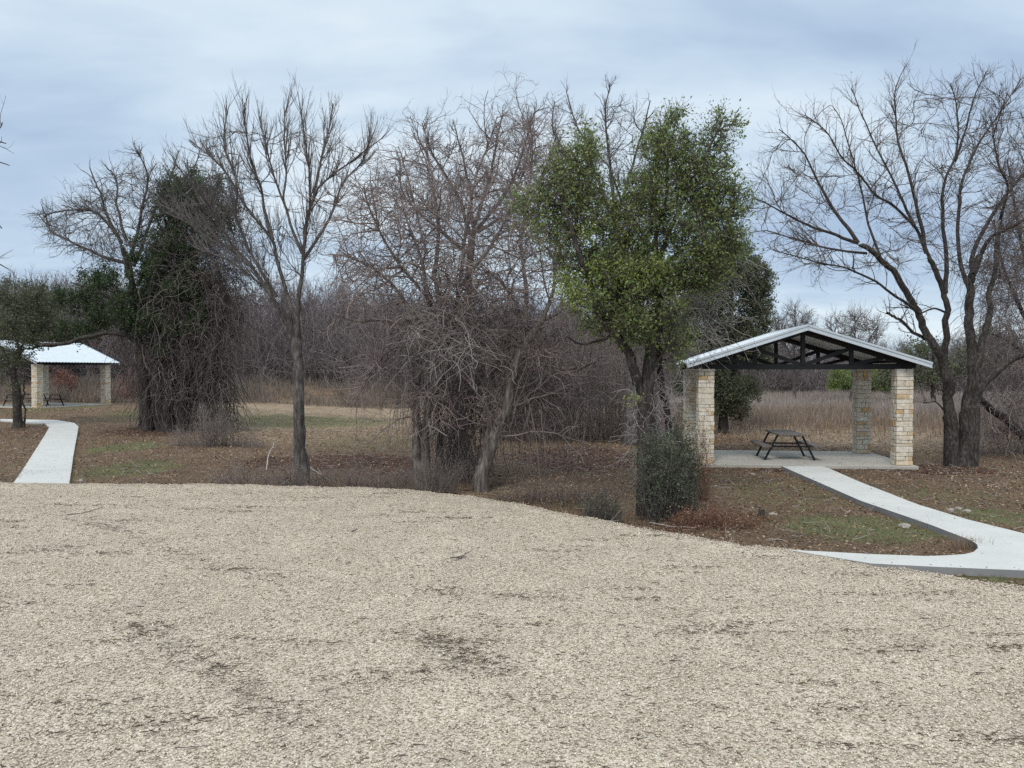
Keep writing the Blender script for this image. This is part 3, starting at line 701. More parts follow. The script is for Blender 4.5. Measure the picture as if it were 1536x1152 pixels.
V_, f_ = leafmesh(blobs([(720, 600, 30, 50), (740, 470, 60, 60, .5), (660, 400, 60, 60, .3)], 1500, Y4 + .4), (.04, .07)); meshobj('leaves', V_, f_, M['leaf_bush'], r4, base=b4)

Y4b = 19.1
r5, b5, *_ = bare_tree('leaning_tree', (722, 722), Y4b,
  [([(722, 724), (737, 669), (759, 614), (768, 568), (778, 539), (794, 506), (811, 484)], dict(r0=9.5, r1=6, m=36, wob=1)),
   ([(716, 720), (733, 653), (736, 604), (739, 555), (768, 513), (788, 484)], dict(r0=6, r1=4, m=36, wob=1, dY=.5, Y0=19.4))],
  [([(772, 562), (798, 545), (837, 552), (872, 552), (900, 540)], dict(r0=3.4, r1=1, dY=-.6)), ([(811, 484), (830, 440), (835, 390), (850, 350)], dict(r0=4, r1=1, dY=.5)),
   ([(790, 490), (770, 450), (750, 420), (720, 400)], dict(r0=3, r1=.9)), ([(788, 484), (790, 430), (780, 370), (790, 300), (800, 240), (795, 180)], dict(r0=3.6, r1=.8, dY=1.2)),
   ([(811, 484), (840, 470), (870, 440), (890, 400)], dict(r0=3, r1=.9, dY=.7)), ([(759, 614), (800, 600), (850, 580), (880, 575)], dict(r0=3, r1=1, dY=1))],
  [(720, 400), (740, 330), (800, 280), (860, 380), (920, 480), (900, 560), (800, 560), (740, 520)], 1.7, 150, 1200, 3500,
  'leaning grey tree in the centre thicket with its trunk tilted to the right', twigm='twig_purple', barkm='bark_pale', trop=-.02, wander=.35, gravity=.12, twL=(.5, 1.3), upb=.1, nmid=110)
cb = Tubes(); st = env([(760, 480), (920, 470), (940, 600), (780, 600)], 480, Y4b + .8, 1.1); cb.add(*curtain(st, (.7, 2.0), gravity=.3, wander=.33, r=(.004, .010)), 3); cb.build('vines', M['vine'], r5, b5)

# elm behind the tangle
Ye = 24.5
bare_tree('bare_elm', (690, 680), Ye,
  [([(690, 690), (692, 600), (700, 500), (705, 400), (710, 340)], dict(r0=9, r1=5, m=30))],
  [([(708, 360), (690, 300), (660, 250), (640, 215), (632, 185)], dict(r0=3.5, r1=.8, dY=-1)), ([(710, 340), (705, 280), (690, 220), (680, 180)], dict(r0=3.2, r1=.7, dY=1)), ([(710, 340), (735, 270), (745, 210), (755, 165)], dict(r0=3.4, r1=.7)),
   ([(710, 350), (760, 290), (785, 230), (800, 165), (820, 160)], dict(r0=3.4, r1=.7, dY=1)), ([(700, 380), (640, 330), (600, 290), (600, 235)], dict(r0=3, r1=.8, dY=.5)), ([(710, 350), (780, 310), (820, 260), (835, 200)], dict(r0=3, r1=.8, dY=-.6))],
  [(600, 255), (640, 205), (700, 205), (745, 190), (800, 185), (840, 215), (850, 300), (780, 340), (640, 340), (595, 290)], 2.3, 200, 1000, 3200,
  'tall bare elm dotted with seed pods rising behind the centre thicket', seeds=420, wander=.2, rtip=.010, trop=.1, n4=2500)
# bare tree behind the live oak
Yb = 29
bare_tree('bare_tree', (946, 664), Yb,
  [([(946, 664), (947, 600), (935, 500), (930, 400), (925, 330)], dict(r0=10, r1=5, m=30, wob=.8))],
  [([(925, 340), (900, 280), (880, 220), (860, 175), (850, 140)], dict(r0=3.5, r1=.7, dY=1)), ([(925, 330), (915, 260), (910, 200), (905, 160), (917, 125)], dict(r0=3.5, r1=.7)), ([(925, 330), (945, 260), (965, 200), (975, 150)], dict(r0=3.4, r1=.7, dY=-1)),
   ([(930, 350), (960, 290), (985, 230), (1000, 170)], dict(r0=3, r1=.7, dY=1)), ([(905, 290), (850, 240), (825, 190), (832, 150)], dict(r0=2.6, r1=.7))],
  [(825, 180), (860, 170), (900, 165), (925, 155), (960, 155), (1000, 190), (1010, 260), (960, 320), (860, 320), (820, 240)], 2.4, 130, 700, 2600,
  'thin leafless tree whose top shows behind the green live oak', wander=.2, rtip=.011, seeds=120, trop=.08, tr=.0055)

# --- evergreens
def evergreen(name, base_px, Y, trunks, limbs, bl, n_tgt, n2, nl, label, leafm='leaf_oak', barkm='bark_dark', twigm='twig_dark', cat='tree', size=(.045, .075), jit=.05, twL=(.25, .6),
              depth=.9, group=None, rtip=.009, up=.3, extra_l=None, wander=.25, y0=None):
    base = P(base_px[0], base_px[1], Y); base[2] = float(hz(base[0], base[1]))
    root = empty(name, base); tag(root, label, cat, group)
    TL = []; tb = Tubes()
    for a in trunks:
        q, r = limb(*a[:1], Y, **a[1]); q[0, 2] = min(q[0, 2], hz(q[0, 0], q[0, 1]) - .05); r = flare(q, r); r2_ = r.copy(); r2_[-1] *= .15; tb.add(q, r2_, 9); TL.append((q, r))
    LL = [limb(*a[:1], Y, **a[1]) for a in limbs]; cb = Tubes()
    for q, r in LL: tb.add(q, r, 7)
    tb.build('trunk', M[barkm], root, base)
    tg = blobs(bl, n_tgt, Y, depth); bp, br = connect(LL + TL, tg, rtip=rtip, rcap=.035); cb.add(bp, br, 4)
    s2, r2 = spawn(bp, br, n2, twL, t0=.45, ang=(20, 70), trop=.05, wander=wander, m=5, rmin=.004, rmax=.008); cb.add(s2, r2, 3)
    cb.build('branches', M[twigm], root, base)
    lp = along(s2, nl, jit); leaves('foliage', lp, M[leafm], root, base, size=size, up=up)
    if extra_l: 
        for (bl2, n_, mk) in extra_l: leaves('foliage', blobs(bl2, n_, Y - .4, depth), M[mk], root, base, size=size, up=up)
    return root, base, s2
Y5 = 15.3
ro5, bo5, so5 = evergreen('live_oak', (985, 776), Y5,
  [([(984, 778), (976, 734), (973, 669), (970, 588), (977, 523), (990, 474), (985, 441), (993, 400)], dict(r0=14, r1=7, m=44, wob=1.2)),
   ([(966, 600), (957, 572), (941, 523), (921, 497), (898, 474), (886, 430), (879, 409), (869, 380)], dict(r0=8, r1=4.5, m=36, wob=1.2, dY=-.5)),
   ([(1000, 770), (1003, 700), (1001, 620), (990, 560), (985, 510)], dict(r0=6, r1=5, m=30, wob=1, dY=.3, Y0=15.7))],
  [([(869, 380), (855, 335), (834, 292), (812, 275)], dict(dY=-.3, Y0=14.8, r0=4, r1=1)), ([(862, 360), (869, 292), (866, 220)], dict(dY=0, r0=3.5, r1=1)), ([(921, 500), (898, 513), (863, 515), (850, 505)], dict(dY=-.8, r0=3, r1=.9)),
   ([(990, 405), (981, 363), (998, 306), (1003, 235), (1015, 177)], dict(dY=.3, r0=4.5, r1=1)), ([(988, 390), (1015, 320), (1055, 235), (1084, 180)], dict(dY=-.3, r0=4, r1=1)), ([(993, 400), (1040, 360), (1090, 320), (1110, 290)], dict(dY=.5, r0=3.6, r1=1)),
   ([(985, 380), (950, 330), (925, 290), (915, 240)], dict(dY=.4, r0=3.4, r1=1)), ([(988, 450), (1030, 430), (1070, 410), (1100, 400)], dict(dY=.9, r0=3, r1=1)), ([(879, 409), (850, 400), (830, 395)], dict(dY=-.4, r0=2.2, r1=.8)), ([(975, 560), (1000, 520), (1015, 470)], dict(dY=-.5, r0=2.2, r1=.8))],
  [(872, 235, 38, 36), (850, 280, 55, 42), (800, 305, 33, 32, .8), (878, 320, 50, 40), (1010, 185, 22, 20), (1000, 225, 45, 32), (1078, 196, 24, 24), (1060, 245, 42, 36), (1000, 290, 60, 45), (1070, 300, 48, 40), (1105, 300, 22, 35, .8), (1040, 350, 65, 45), (960, 350, 45, 50),
   (920, 395, 60, 40), (870, 395, 35, 30, .7), (985, 420, 60, 35), (930, 445, 55, 35), (960, 490, 55, 30, .7), (1050, 400, 45, 35, .8), (1090, 370, 30, 30, .7), (940, 300, 28, 40, .5), (1010, 520, 40, 30, .5), (900, 470, 50, 40, .5), (950, 440, 90, 70, .4), (830, 350, 50, 40, .5)],
  1100, 11000, 47000, 'green leafy live oak standing at the gravel edge, tallest evergreen', jit=.055, size=(.045, .08), twL=(.25, .7),
  extra_l=[([(905, 405, 40, 25), (990, 395, 30, 20), (870, 440, 30, 30), (880, 350, 25, 20), (960, 410, 40, 30), (850, 430, 25, 35), (950, 600, 20, 14, .5)], 2600, 'leaf_yellow')])
# thin vines on the trunk
cb = Tubes(); st = env([(950, 560), (1005, 540), (1015, 640), (1000, 700), (955, 700)], 420, Y5 + .3, .5); cb.add(*curtain(st, (.3, 1.0), gravity=.1, wander=.45, r=(.003, .007)), 3)
st = env([(990, 400), (1120, 380), (1080, 520), (1000, 560)], 500, Y5 + .7, .5); cb.add(*curtain(st, (.3, 1.1), gravity=.1, wander=.35, r=(.003, .007)), 3); cb.build('vines', M['vine_pale'], ro5, bo5)

evergreen('cedar_tree', (1085, 640), 34, [([(1085, 645), (1082, 560), (1080, 470), (1085, 400)], dict(r0=6, r1=3, m=24))],
  [([(1080, 480), (1120, 440), (1150, 400)], dict(r0=2.5, r1=.8)), ([(1080, 520), (1040, 480), (1020, 440)], dict(r0=2.5, r1=.8)), ([(1082, 560), (1120, 530), (1150, 500)], dict(r0=2.5, r1=.8))],
  [(1090, 390, 45, 35), (1120, 420, 40, 40), (1060, 440, 50, 45), (1135, 465, 28, 40), (1080, 500, 65, 45), (1120, 520, 40, 40), (1060, 570, 50, 40), (1095, 590, 42, 32), (1060, 615, 35, 18), (1100, 612, 30, 14)],
  620, 9000, 85000, 'broad grey-green cedar behind the live oak and left of the pavilion roof', leafm='leaf_cedar', size=(.06, .12), jit=.09, twL=(.3, .8))

# --- T2: vine choked tree by the left path
Y2 = 36.5
ro2, bo2, so2 = evergreen('ivy_choked_tree', (255, 642), Y2,
  [([(222, 640), (220, 590), (212, 540), (205, 500), (198, 440), (190, 390), (182, 366)], dict(r0=6, r1=3.5, m=36, wob=1)), ([(252, 644), (250, 580), (258, 520), (262, 450), (255, 380), (250, 330)], dict(r0=9, r1=4, m=36, wob=1)),
   ([(275, 644), (280, 580), (278, 500), (285, 420), (290, 350), (290, 290)], dict(r0=9, r1=3.5, m=36, wob=1)), ([(290, 640), (310, 580), (325, 520), (335, 460), (330, 400)], dict(r0=6, r1=3, m=30, wob=1, dY=-1)),
   ([(240, 560), (215, 520), (190, 500), (160, 498), (125, 507), (90, 516), (60, 519)], dict(r0=4.5, r1=2.5, dY=-1.5, m=24, wob=1))],
  [([(290, 300), (285, 265), (280, 240)], dict(r0=2, r1=.8)), ([(200, 470), (170, 450), (130, 430), (105, 425)], dict(r0=2.6, r1=.8, dY=-1)), ([(90, 516), (50, 522), (20, 525)], dict(r0=2, r1=.8))],
  [(285, 285, 55, 28), (310, 325, 48, 35, .9), (255, 310, 30, 30, .7), (270, 360, 55, 30, .7), (250, 395, 40, 28), (290, 430, 40, 30), (225, 440, 40, 28, .8), (150, 425, 40, 26), (110, 445, 32, 22), (165, 465, 45, 26), (205, 480, 40, 24), (300, 480, 35, 30, .5), (115, 495, 40, 14, .7), (60, 512, 35, 12, .6), (270, 330, 40, 40, .4), (260, 480, 50, 60, .35), (240, 400, 60, 60, .4)],
  520, 6000, 46000, 'dark ivy-choked evergreen clump with several trunks beside the left path', leafm='leaf_dark', size=(.08, .15), jit=.10, twL=(.3, .9), rtip=.014)
cb = Tubes()
st = env([(205, 430), (260, 380), (345, 330), (370, 480), (350, 560), (200, 560)], 1300, Y2 + .6, 1.6); cb.add(*curtain(st, (1.2, 3.2), gravity=.3, wander=.34, r=(.008, .018)), 3)
st = env([(225, 260), (330, 250), (375, 330), (360, 420), (240, 420)], 900, Y2, 2.0); cb.add(*curtain(st, (.9, 2.4), gravity=.05, wander=.35, r=(.007, .014)), 3)
st = env([(205, 520), (345, 520), (360, 640), (215, 640)], 1500, Y2 + .5, 1.2); cb.add(*curtain(st, (.8, 2.2), gravity=.4, wander=.3, r=(.008, .020)), 3)
st = env([(290, 290), (350, 300), (375, 400), (370, 520), (310, 480)], 900, Y2 + .3, 1.6); cb.add(*curtain(st, (.7, 2.0), gravity=.02, wander=.25, r=(.005, .010)), 3)
cb.build('vines', M['twig_dark'], ro2, bo2)
cb = Tubes(); st = env([(220, 420), (340, 360), (360, 600), (230, 600)], 260, Y2 - 1, 1.6); cb.add(*curtain(st, (.8, 2.4), gravity=.2, wander=.3, r=(.004, .009)), 3); cb.build('dead_vines', M['vine'], ro2, bo2)
# bare crown to its left
bare_tree('bare_tree', (216, 640), 37.5, [([(216, 641), (212, 560), (205, 480), (198, 407), (182, 366)], dict(r0=6, r1=4, m=24, wob=.8))],
  [([(182, 366), (167, 340), (146, 316), (99, 313), (65, 325)], dict(r0=3, r1=.8, dY=-1)), ([(190, 395), (167, 389), (117, 368), (78, 347), (55, 321)], dict(r0=2.8, r1=.8, dY=1)), ([(182, 363), (156, 316), (146, 277), (135, 251)], dict(r0=2.8, r1=.8)),
   ([(190, 360), (174, 306), (178, 270), (165, 255)], dict(r0=2.6, r1=.8, dY=1)), ([(198, 380), (215, 310), (225, 260), (205, 225)], dict(r0=2.8, r1=.8, dY=-1)), ([(200, 400), (240, 300), (265, 240), (270, 225)], dict(r0=2.8, r1=.8, dY=.6)), ([(205, 430), (255, 330), (290, 260), (300, 225)], dict(r0=2.6, r1=.8, dY=2))],
  [(70, 335), (100, 305), (120, 285), (145, 275), (200, 255), (250, 255), (300, 275), (320, 310), (250, 380), (200, 400), (120, 390), (70, 360)], 3.2, 200, 1100, 3600,
  'leafless tree with a rounded crown of fine branches left of the ivy clump', wander=.24, rtip=.014, tr=.0075, trop=.03, twL=(.8, 1.8), tw2L=(.3, .9))

# --- T1: small dark tree at far left
evergreen('small_cedar', (27, 642), 36.6, [([(27, 643), (26, 600), (23, 560), (30, 520)], dict(r0=6, r1=4, m=24, wob=.8)), ([(24, 570), (10, 540), (0, 520)], dict(r0=3, r1=2, m=16)), ([(36, 640), (37, 615), (33, 590), (40, 560)], dict(r0=1.4, r1=1.2, m=20, wob=1.2))],
  [([(28, 530), (45, 500), (60, 480)], dict(r0=2, r1=.8)), ([(28, 530), (20, 490), (30, 460)], dict(r0=2, r1=.8))],
  [(20, 540, 32, 22), (35, 505, 45, 20), (10, 480, 40, 30), (50, 470, 35, 30), (40, 440, 32, 22), (5, 440, 30, 20, .7), (75, 490, 28, 16, .7), (15, 570, 22, 22, .4)], 200, 2200, 10500,
  'small dark evergreen with a thin trunk standing beside the left path', leafm='leaf_cedar', size=(.07, .13), jit=.1, twL=(.3, .8), rtip=.012)

# --- off-frame tree, twigs reach in at the left edge
bare_tree('bare_tree', (-150, 705), 17.5, [([(-150, 760), (-145, 600), (-140, 450), (-150, 300), (-140, 220)], dict(r0=12, r1=4, m=24))],
  [([(-140, 260), (-80, 230), (-30, 210), (2, 212), (8, 215)], dict(r0=3, r1=.8)), ([(-80, 230), (-30, 200), (0, 195), (4, 184)], dict(r0=2, r1=.7)), ([(-140, 320), (-60, 310), (-4, 330), (2, 342)], dict(r0=2.6, r1=.8)), ([(-60, 300), (-20, 235), (6, 246), (14, 249)], dict(r0=2, r1=.7)),
   ([(-140, 450), (-60, 380), (0, 396), (10, 404)], dict(r0=2.6, r1=.8))],
  [(-250, 180), (-140, 120), (-30, 180), (-14, 260), (-20, 400), (-240, 400)], 2, 60, 90, 160, 'bare tree beyond the left edge, only its twig tips reaching in', rtip=.008)
print('trees done')

# --- background thickets and bushes
def bush(name, base_px, Y, poly, spread, n, L, mat, label, cat='bush', grav=.1, r=(.006, .014), leaf=None, nl=0, size=(.05, .1), wander=.3, m=8, group=None, fol='foliage', ff=(.1, .6)):
    base = P(base_px[0], base_px[1], Y); base[2] = float(hz(base[0], base[1])); root = empty(name, base); tag(root, label, cat, group)
    # stems fan out of the foot to points in the outline
    tg = env(poly, n, Y, spread); tg[:, 2] = np.maximum(tg[:, 2], hz(tg[:, 0], tg[:, 1]) + .03)
    foot = np.stack([base[0] + (tg[:, 0] - base[0]) * rng.uniform(*ff, n) + rng.normal(0, .08, n), base[1] + (tg[:, 1] - base[1]) * rng.uniform(.2, .7, n)], -1)
    f3 = np.concatenate([foot, (hz(foot[:, 0], foot[:, 1]) - .02)[:, None]], 1)
    mid = (f3 + tg) / 2 + rng.normal(0, .12, (n, 3)) * np.linalg.norm(tg - f3, axis=1, keepdims=True); mid[:, 2] += .15 * np.linalg.norm(tg - f3, axis=1)
    s = np.linspace(0, 1, m)[None, :, None]
    pth = (1 - s) ** 2 * f3[:, None] + 2 * (1 - s) * s * mid[:, None] + s * s * tg[:, None]; pth[:, 1:] += rng.normal(0, .02, (n, m - 1, 3))
    R = rng.uniform(*r, n)[:, None] * np.linspace(1, .4, m)[None]
    cb = Tubes(); cb.add(pth, R, 3)
    s2, r2 = spawn(pth, R, n * 3, L, ang=(20, 70), t0=.3, wander=wander, gravity=grav, m=6, rmin=r[0] * .6, rmax=r[0] * 1.2); 
    s2[..., 2] = np.maximum(s2[..., 2], hz(s2[..., 0], s2[..., 1]) + .01); cb.add(s2, r2, 3)
    cb.build('stems', M[mat], root, base)
    if leaf:
        lp = along(s2, nl, size[1] * .5); lp[:, 2] = np.maximum(lp[:, 2], hz(lp[:, 0], lp[:, 1]) + .01); leaves(fol, lp, M[leaf], root, base, size=size)
    return root
bush('thicket', (860, 655), 31, [(735, 648), (745, 540), (770, 480), (800, 500), (840, 455), (880, 490), (920, 470), (960, 520), (1000, 560), (1010, 648)], 2.4, 1000, (.6, 1.8), 'vine', 'dark tangled thicket drooping behind the leaning tree', 'thicket', ff=(.8, 1.12), grav=.4, r=(.008, .016))
bush('shrub', (990, 775), 14.6, [(958, 776), (962, 730), (948, 690), (966, 660), (975, 632), (990, 668), (1012, 640), (1022, 690), (1046, 675), (1030, 725), (1040, 776)], .5, 230, (.2, .6), 'twig_dark', 'dense grey-green shrub wrapped round the foot of the live oak', leaf='leaf_bush', nl=9500, size=(.022, .05), r=(.004, .008))
bush('shrub', (1025, 760), 15.2, [(1000, 755), (1002, 640), (1018, 615), (1036, 650), (1050, 700), (1050, 755)], .4, 150, (.2, .5), 'twig_dark', 'tall thin evergreen shrub in front of the left pavilion pillar', leaf='leaf_dark', nl=2600, size=(.03, .055), r=(.004, .008))
bush('shrub', (905, 776), 14.6, [(868, 776), (872, 755), (884, 740), (890, 750), (902, 724), (914, 745), (925, 738), (940, 776)], .4, 150, (.15, .4), 'twig_dark', 'low grey shrub at the gravel edge left of the live oak', leaf='leaf_bush', nl=1700, size=(.018, .04), r=(.003, .006))
bush('bramble', (1065, 795), 13.9, [(985, 798), (1015, 770), (1030, 755), (1050, 768), (1070, 752), (1110, 776), (1160, 790), (1150, 800)], .8, 400, (.15, .45), 'litter_red', 'russet bramble patch on the ground right of the live oak foot', 'bramble', ff=(.8, 1.12), r=(.002, .0045), leaf='litter_red', nl=2600, size=(.02, .045), grav=.3)
bush('bramble', (1055, 720), 16.5, [(1030, 730), (1035, 650), (1050, 620), (1065, 660), (1072, 700), (1066, 730)], .4, 110, (.2, .5), 'litter_red', 'reddish bramble climbing in front of the left pavilion pillar', 'bramble', r=(.002, .005), leaf='litter_red', nl=800, size=(.02, .045))
bush('bramble', (320, 670), 28.5, [(240, 668), (262, 635), (285, 650), (300, 590), (318, 630), (335, 600), (352, 645), (378, 636), (405, 672)], 1.2, 380, (.3, 1.0), 'vine', 'arching leafless brambles at the foot of the ivy clump', 'bramble', ff=(.5, 1.0), r=(.005, .009), grav=.35)
bush('bramble', (650, 715), 18.7, [(600, 722), (615, 690), (660, 670), (700, 680), (730, 722)], .5, 160, (.2, .5), 'vine', 'thin dead stems around the feet of the centre trunks', 'bramble', r=(.003, .006))
bush('bramble', (500, 716), 19.5, [(300, 718), (330, 700), (360, 690), (400, 698), (440, 688), (480, 702), (540, 694), (580, 704), (640, 696), (700, 720)], 1.0, 700, (.12, .4), 'vine', 'low dead brush lying along the gravel edge below the slender bare tree', 'brush', ff=(.8, 1.12), r=(.003, .007), grav=.35)
bush('bramble', (800, 745), 17.5, [(735, 748), (760, 725), (800, 712), (880, 718), (945, 735), (930, 752)], 1.1, 420, (.15, .45), 'vine', 'low russet brush between the leaning tree and the live oak', 'brush', ff=(.8, 1.12), r=(.002, .005), leaf='litter', nl=1500, size=(.025, .05), grav=.3)
bush('red_bush', (98, 600), 62, [(78, 600), (82, 560), (97, 548), (115, 562), (118, 600)], 1.2, 100, (.4, 1), 'twig_purple', 'reddish bush seen through the distant left pavilion', leaf='leaf_red', nl=1400, size=(.1, .2), r=(.01, .02))
bush('red_bush', (192, 605), 60, [(176, 600), (182, 565), (195, 548), (205, 570), (206, 604)], 1.2, 90, (.4, 1), 'twig_purple', 'reddish-brown bush right of the distant left pavilion', leaf='leaf_red', nl=700, size=(.1, .2), r=(.01, .02))
for (u, lb) in ((1266, 'dark green round bush between the pavilion pillars at the field edge'), (1312, 'dark green round bush just left of the front right pavilion pillar')):
    bush('evergreen_bush', (u, 592), 80, [(u - 26, 592), (u - 24, 562), (u - 8, 548), (u + 14, 550), (u + 26, 570), (u + 26, 592)], 1.5, 160, (.4, 1), 'twig_dark', lb, leaf='leaf_oak', nl=6500, size=(.12, .24), r=(.01, .02))
# mid-distance trees
for (u, Yf, top, w, lb) in ((1278, 62, 470, 48, 'round bare tree rising above the right slope of the near roof'), (1190, 66, 462, 34, 'small bare tree above the left slope of the near pavilion roof')):
    bare_tree('bare_tree', (u, 605), Yf, [([(u, 606), (u + 2, 570), (u, 540)], dict(r0=3, r1=2, m=12))],
      [([(u, 545), (u - w * .4, 510), (u - w * .8, 485)], dict(r0=1.5, r1=.5)), ([(u, 545), (u + w * .1, 505), (u + w * .1, top)], dict(r0=1.5, r1=.5)), ([(u, 545), (u + w * .5, 515), (u + w * .8, 490)], dict(r0=1.5, r1=.5))],
      [(u - w, 500), (u - w * .6, top + 8), (u, top - 4), (u + w * .6, top + 6), (u + w, 498), (u + w * .7, 540), (u - w * .7, 540)], 2.5, 90, 600, 2000, lb, twL=(.8, 1.8), tw2L=(.4, 1), rtip=.02, tr=.012, wander=.22)
for (u, v, Yf, bl, lb) in ((50, 590, 70, [(50, 470, 45, 35), (20, 500, 30, 25), (80, 500, 35, 25)], 'hazy evergreen tree showing over the distant left pavilion'),
                     (1400, 610, 60, [(1385, 540, 45, 28), (1350, 560, 35, 25), (1420, 560, 35, 30), (1480, 530, 50, 35)], 'dull green tree row crown behind the large bare tree trunks')):
    evergreen('cedar_tree', (u, v), Yf, [([(u, v), (u, v - 60), (u, v - 100)], dict(r0=2.5, r1=1.5, m=12))], [], bl, 150, 1500, 9000, lb, leafm='leaf_cedar', size=(.14, .28), jit=.2, twL=(.6, 1.5), rtip=.02)

# --- far woods, one mass
def proto(seed, h):
    global rng
    keep_ = rng; rng = np.random.default_rng(seed)
    m_ = 8; zt_ = np.linspace(0, h * .8, m_); tr_ = np.stack([np.cumsum(rng.normal(0, .15, m_)), np.cumsum(rng.normal(0, .15, m_)), zt_], -1)[None]
    tr_[0, 0, :2] = 0; R = np.linspace(.11, .03, m_)[None]
    T_ = Tubes(); T_.add(tr_, R, 4)
    a, ra = spawn(tr_, R, 26, (h * .25, h * .5), t0=.15, trop=.18, wander=.15, m=7, rmin=.025, rmax=.05); T_.add(a, ra, 3)
    b__, rb = spawn(a, ra, 120, (h * .08, h * .2), t0=.15, trop=.12, wander=.2, m=5, rmin=.016, rmax=.02); T_.add(b__, rb, 3)
    c__, rc = spawn(b__, rb, 330, (h * .04, h * .1), t0=.1, trop=.08, wander=.2, m=4, rmin=.012, rmax=.014); T_.add(c__, rc, 3)
    rng = keep_
    return np.concatenate(T_.V), np.concatenate(T_.Fc)
protos = [proto(s, 10) for s in (1, 2, 3, 4, 5)]
Vw = []; Fw = []; nb = 0
rw = np.random.default_rng(5)
def topv(u):   # skyline of the woods in the photograph, per column
    return np.interp(u, [-300, 0, 60, 120, 330, 520, 700, 1000, 1150, 1240, 1330, 1420, 1536, 1900], [385, 395, 400, 395, 400, 412, 425, 440, 485, 497, 500, 500, 480, 470])
for k in range(460):
    u = rw.uniform(-260, 1800); Yd = rw.uniform(74, 100) if u < 1050 else rw.uniform(86, 115)
    tv = topv(u) + rw.uniform(-6, 40); x = (u - 768) / F * Yd; z0 = float(hz(x, Yd)) - .1; hgt = H + (556 - tv) / F * Yd - z0
    s = max(hgt, 2) / 10.5; a = rw.uniform(0, 6.28); pv, pf = protos[k % 5]; ca, sa = math.cos(a), math.sin(a)
    v = pv * s; v = np.stack([v[:, 0] * ca - v[:, 1] * sa + x, v[:, 0] * sa + v[:, 1] * ca + Yd, v[:, 2] + z0], -1)
    Vw.append(v); Fw.append(pf + nb); nb += len(v)
# undergrowth in the wood
n = 30000; u = rng.uniform(-300, 1850, n); Yd = np.where(u < 1050, rng.uniform(70, 96, n), rng.uniform(84, 110, n)); x = (u - 768) / F * Yd
st = np.stack([x, Yd, hz(x, Yd)], -1); L_ = rng.uniform(.25, 1.05, n) * (H + (556 - topv(u) - 12) / F * Yd - st[:, 2]); d = norm(rng.normal(size=(n, 3)) * [.5, .5, .3] + [0, 0, 1]); pth = np.empty((n, 6, 3)); pth[:, 0] = st
for k in range(1, 6): d = norm(d + rng.normal(0, .22, (n, 3))); pth[:, k] = pth[:, k - 1] + d * (L_ / 5)[:, None]
T_ = Tubes(); RR = rng.uniform(.02, .045, n)[:, None] * np.linspace(1, .4, 6)[None]; T_.add(pth, RR, 3)
s2, r2 = spawn(pth, RR, 110000, (.5, 1.7), m=4, rmin=.012, rmax=.022, wander=.3); T_.add(s2, r2, 3)
Vw.append(np.concatenate(T_.V)); Fw.append(np.concatenate(T_.Fc) + nb)
o = meshobj('woods', np.concatenate(Vw), np.concatenate(Fw), M['wood_far']); tag(o, 'leafless grey-purple woodland filling the far background', 'woods', kind='stuff')

# ============================================================ GRASS, LITTER
def blades(x, y, h, w, lean=.3, zoff=0):
    n = len(x); z = hz(x, y) + zoff; a = rng.uniform(0, 6.28, n); dx, dy = np.cos(a) * w / 2, np.sin(a) * w / 2
    l = rng.normal(0, lean, (n, 2)) * h[:, None]
    p0 = np.stack([x - dx, y - dy, z], -1); p1 = np.stack([x + dx, y + dy, z], -1)
    m0 = np.stack([x - dx * .7 + l[:, 0] * .35, y - dy * .7 + l[:, 1] * .35, z + h * .6], -1); m1 = np.stack([x + dx * .7 + l[:, 0] * .35, y + dy * .7 + l[:, 1] * .35, z + h * .6], -1)
    t = np.stack([x + l[:, 0], y + l[:, 1], z + h], -1); t2 = t + np.stack([dx, dy, 0 * dx], -1) * .2
    V_ = np.stack([p0, p1, m1, m0, t2, t], 1).reshape(-1, 3); k = np.arange(n)[:, None] * 6
    return V_, np.concatenate([k + [0, 1, 2, 3], k + [3, 2, 4, 5]])
def scatter(n, u0, u1, ya, yb, p=1.0):
    y = (rng.uniform(ya ** p, yb ** p, n)) ** (1 / p); u = rng.uniform(u0, u1, n); return (u - 768) / F * y, y
def padclear(x, y):
    """true where no pavilion pad or path lies"""
    ok = np.ones(len(x), bool)
    for (ox, oy, yaw, a0, a1, b0, b1) in ((8.03, 22.2, yw, -2.98, 2.98, -.4, 3.65), (-31, 49, rad(-18), -3, 3, -.4, 5.65)):
        c_, s_ = math.cos(yaw), math.sin(yaw); a = (x - ox) * c_ + (y - oy) * s_; b_ = -(x - ox) * s_ + (y - oy) * c_
        ok &= ~((a > a0) & (a < a1) & (b_ > b0) & (b_ < b1))
    pr = np.array([flat(u, v)[:2] for u, v in rp]); ok &= ~inpoly(x, y, pr)
    pl = np.array([G(*q)[:2] for q in le] + [G(*q)[:2] for q in ri[::-1]]); ok &= ~inpoly(x, y, pl)
    return ok & (y > edge(x) + .05)
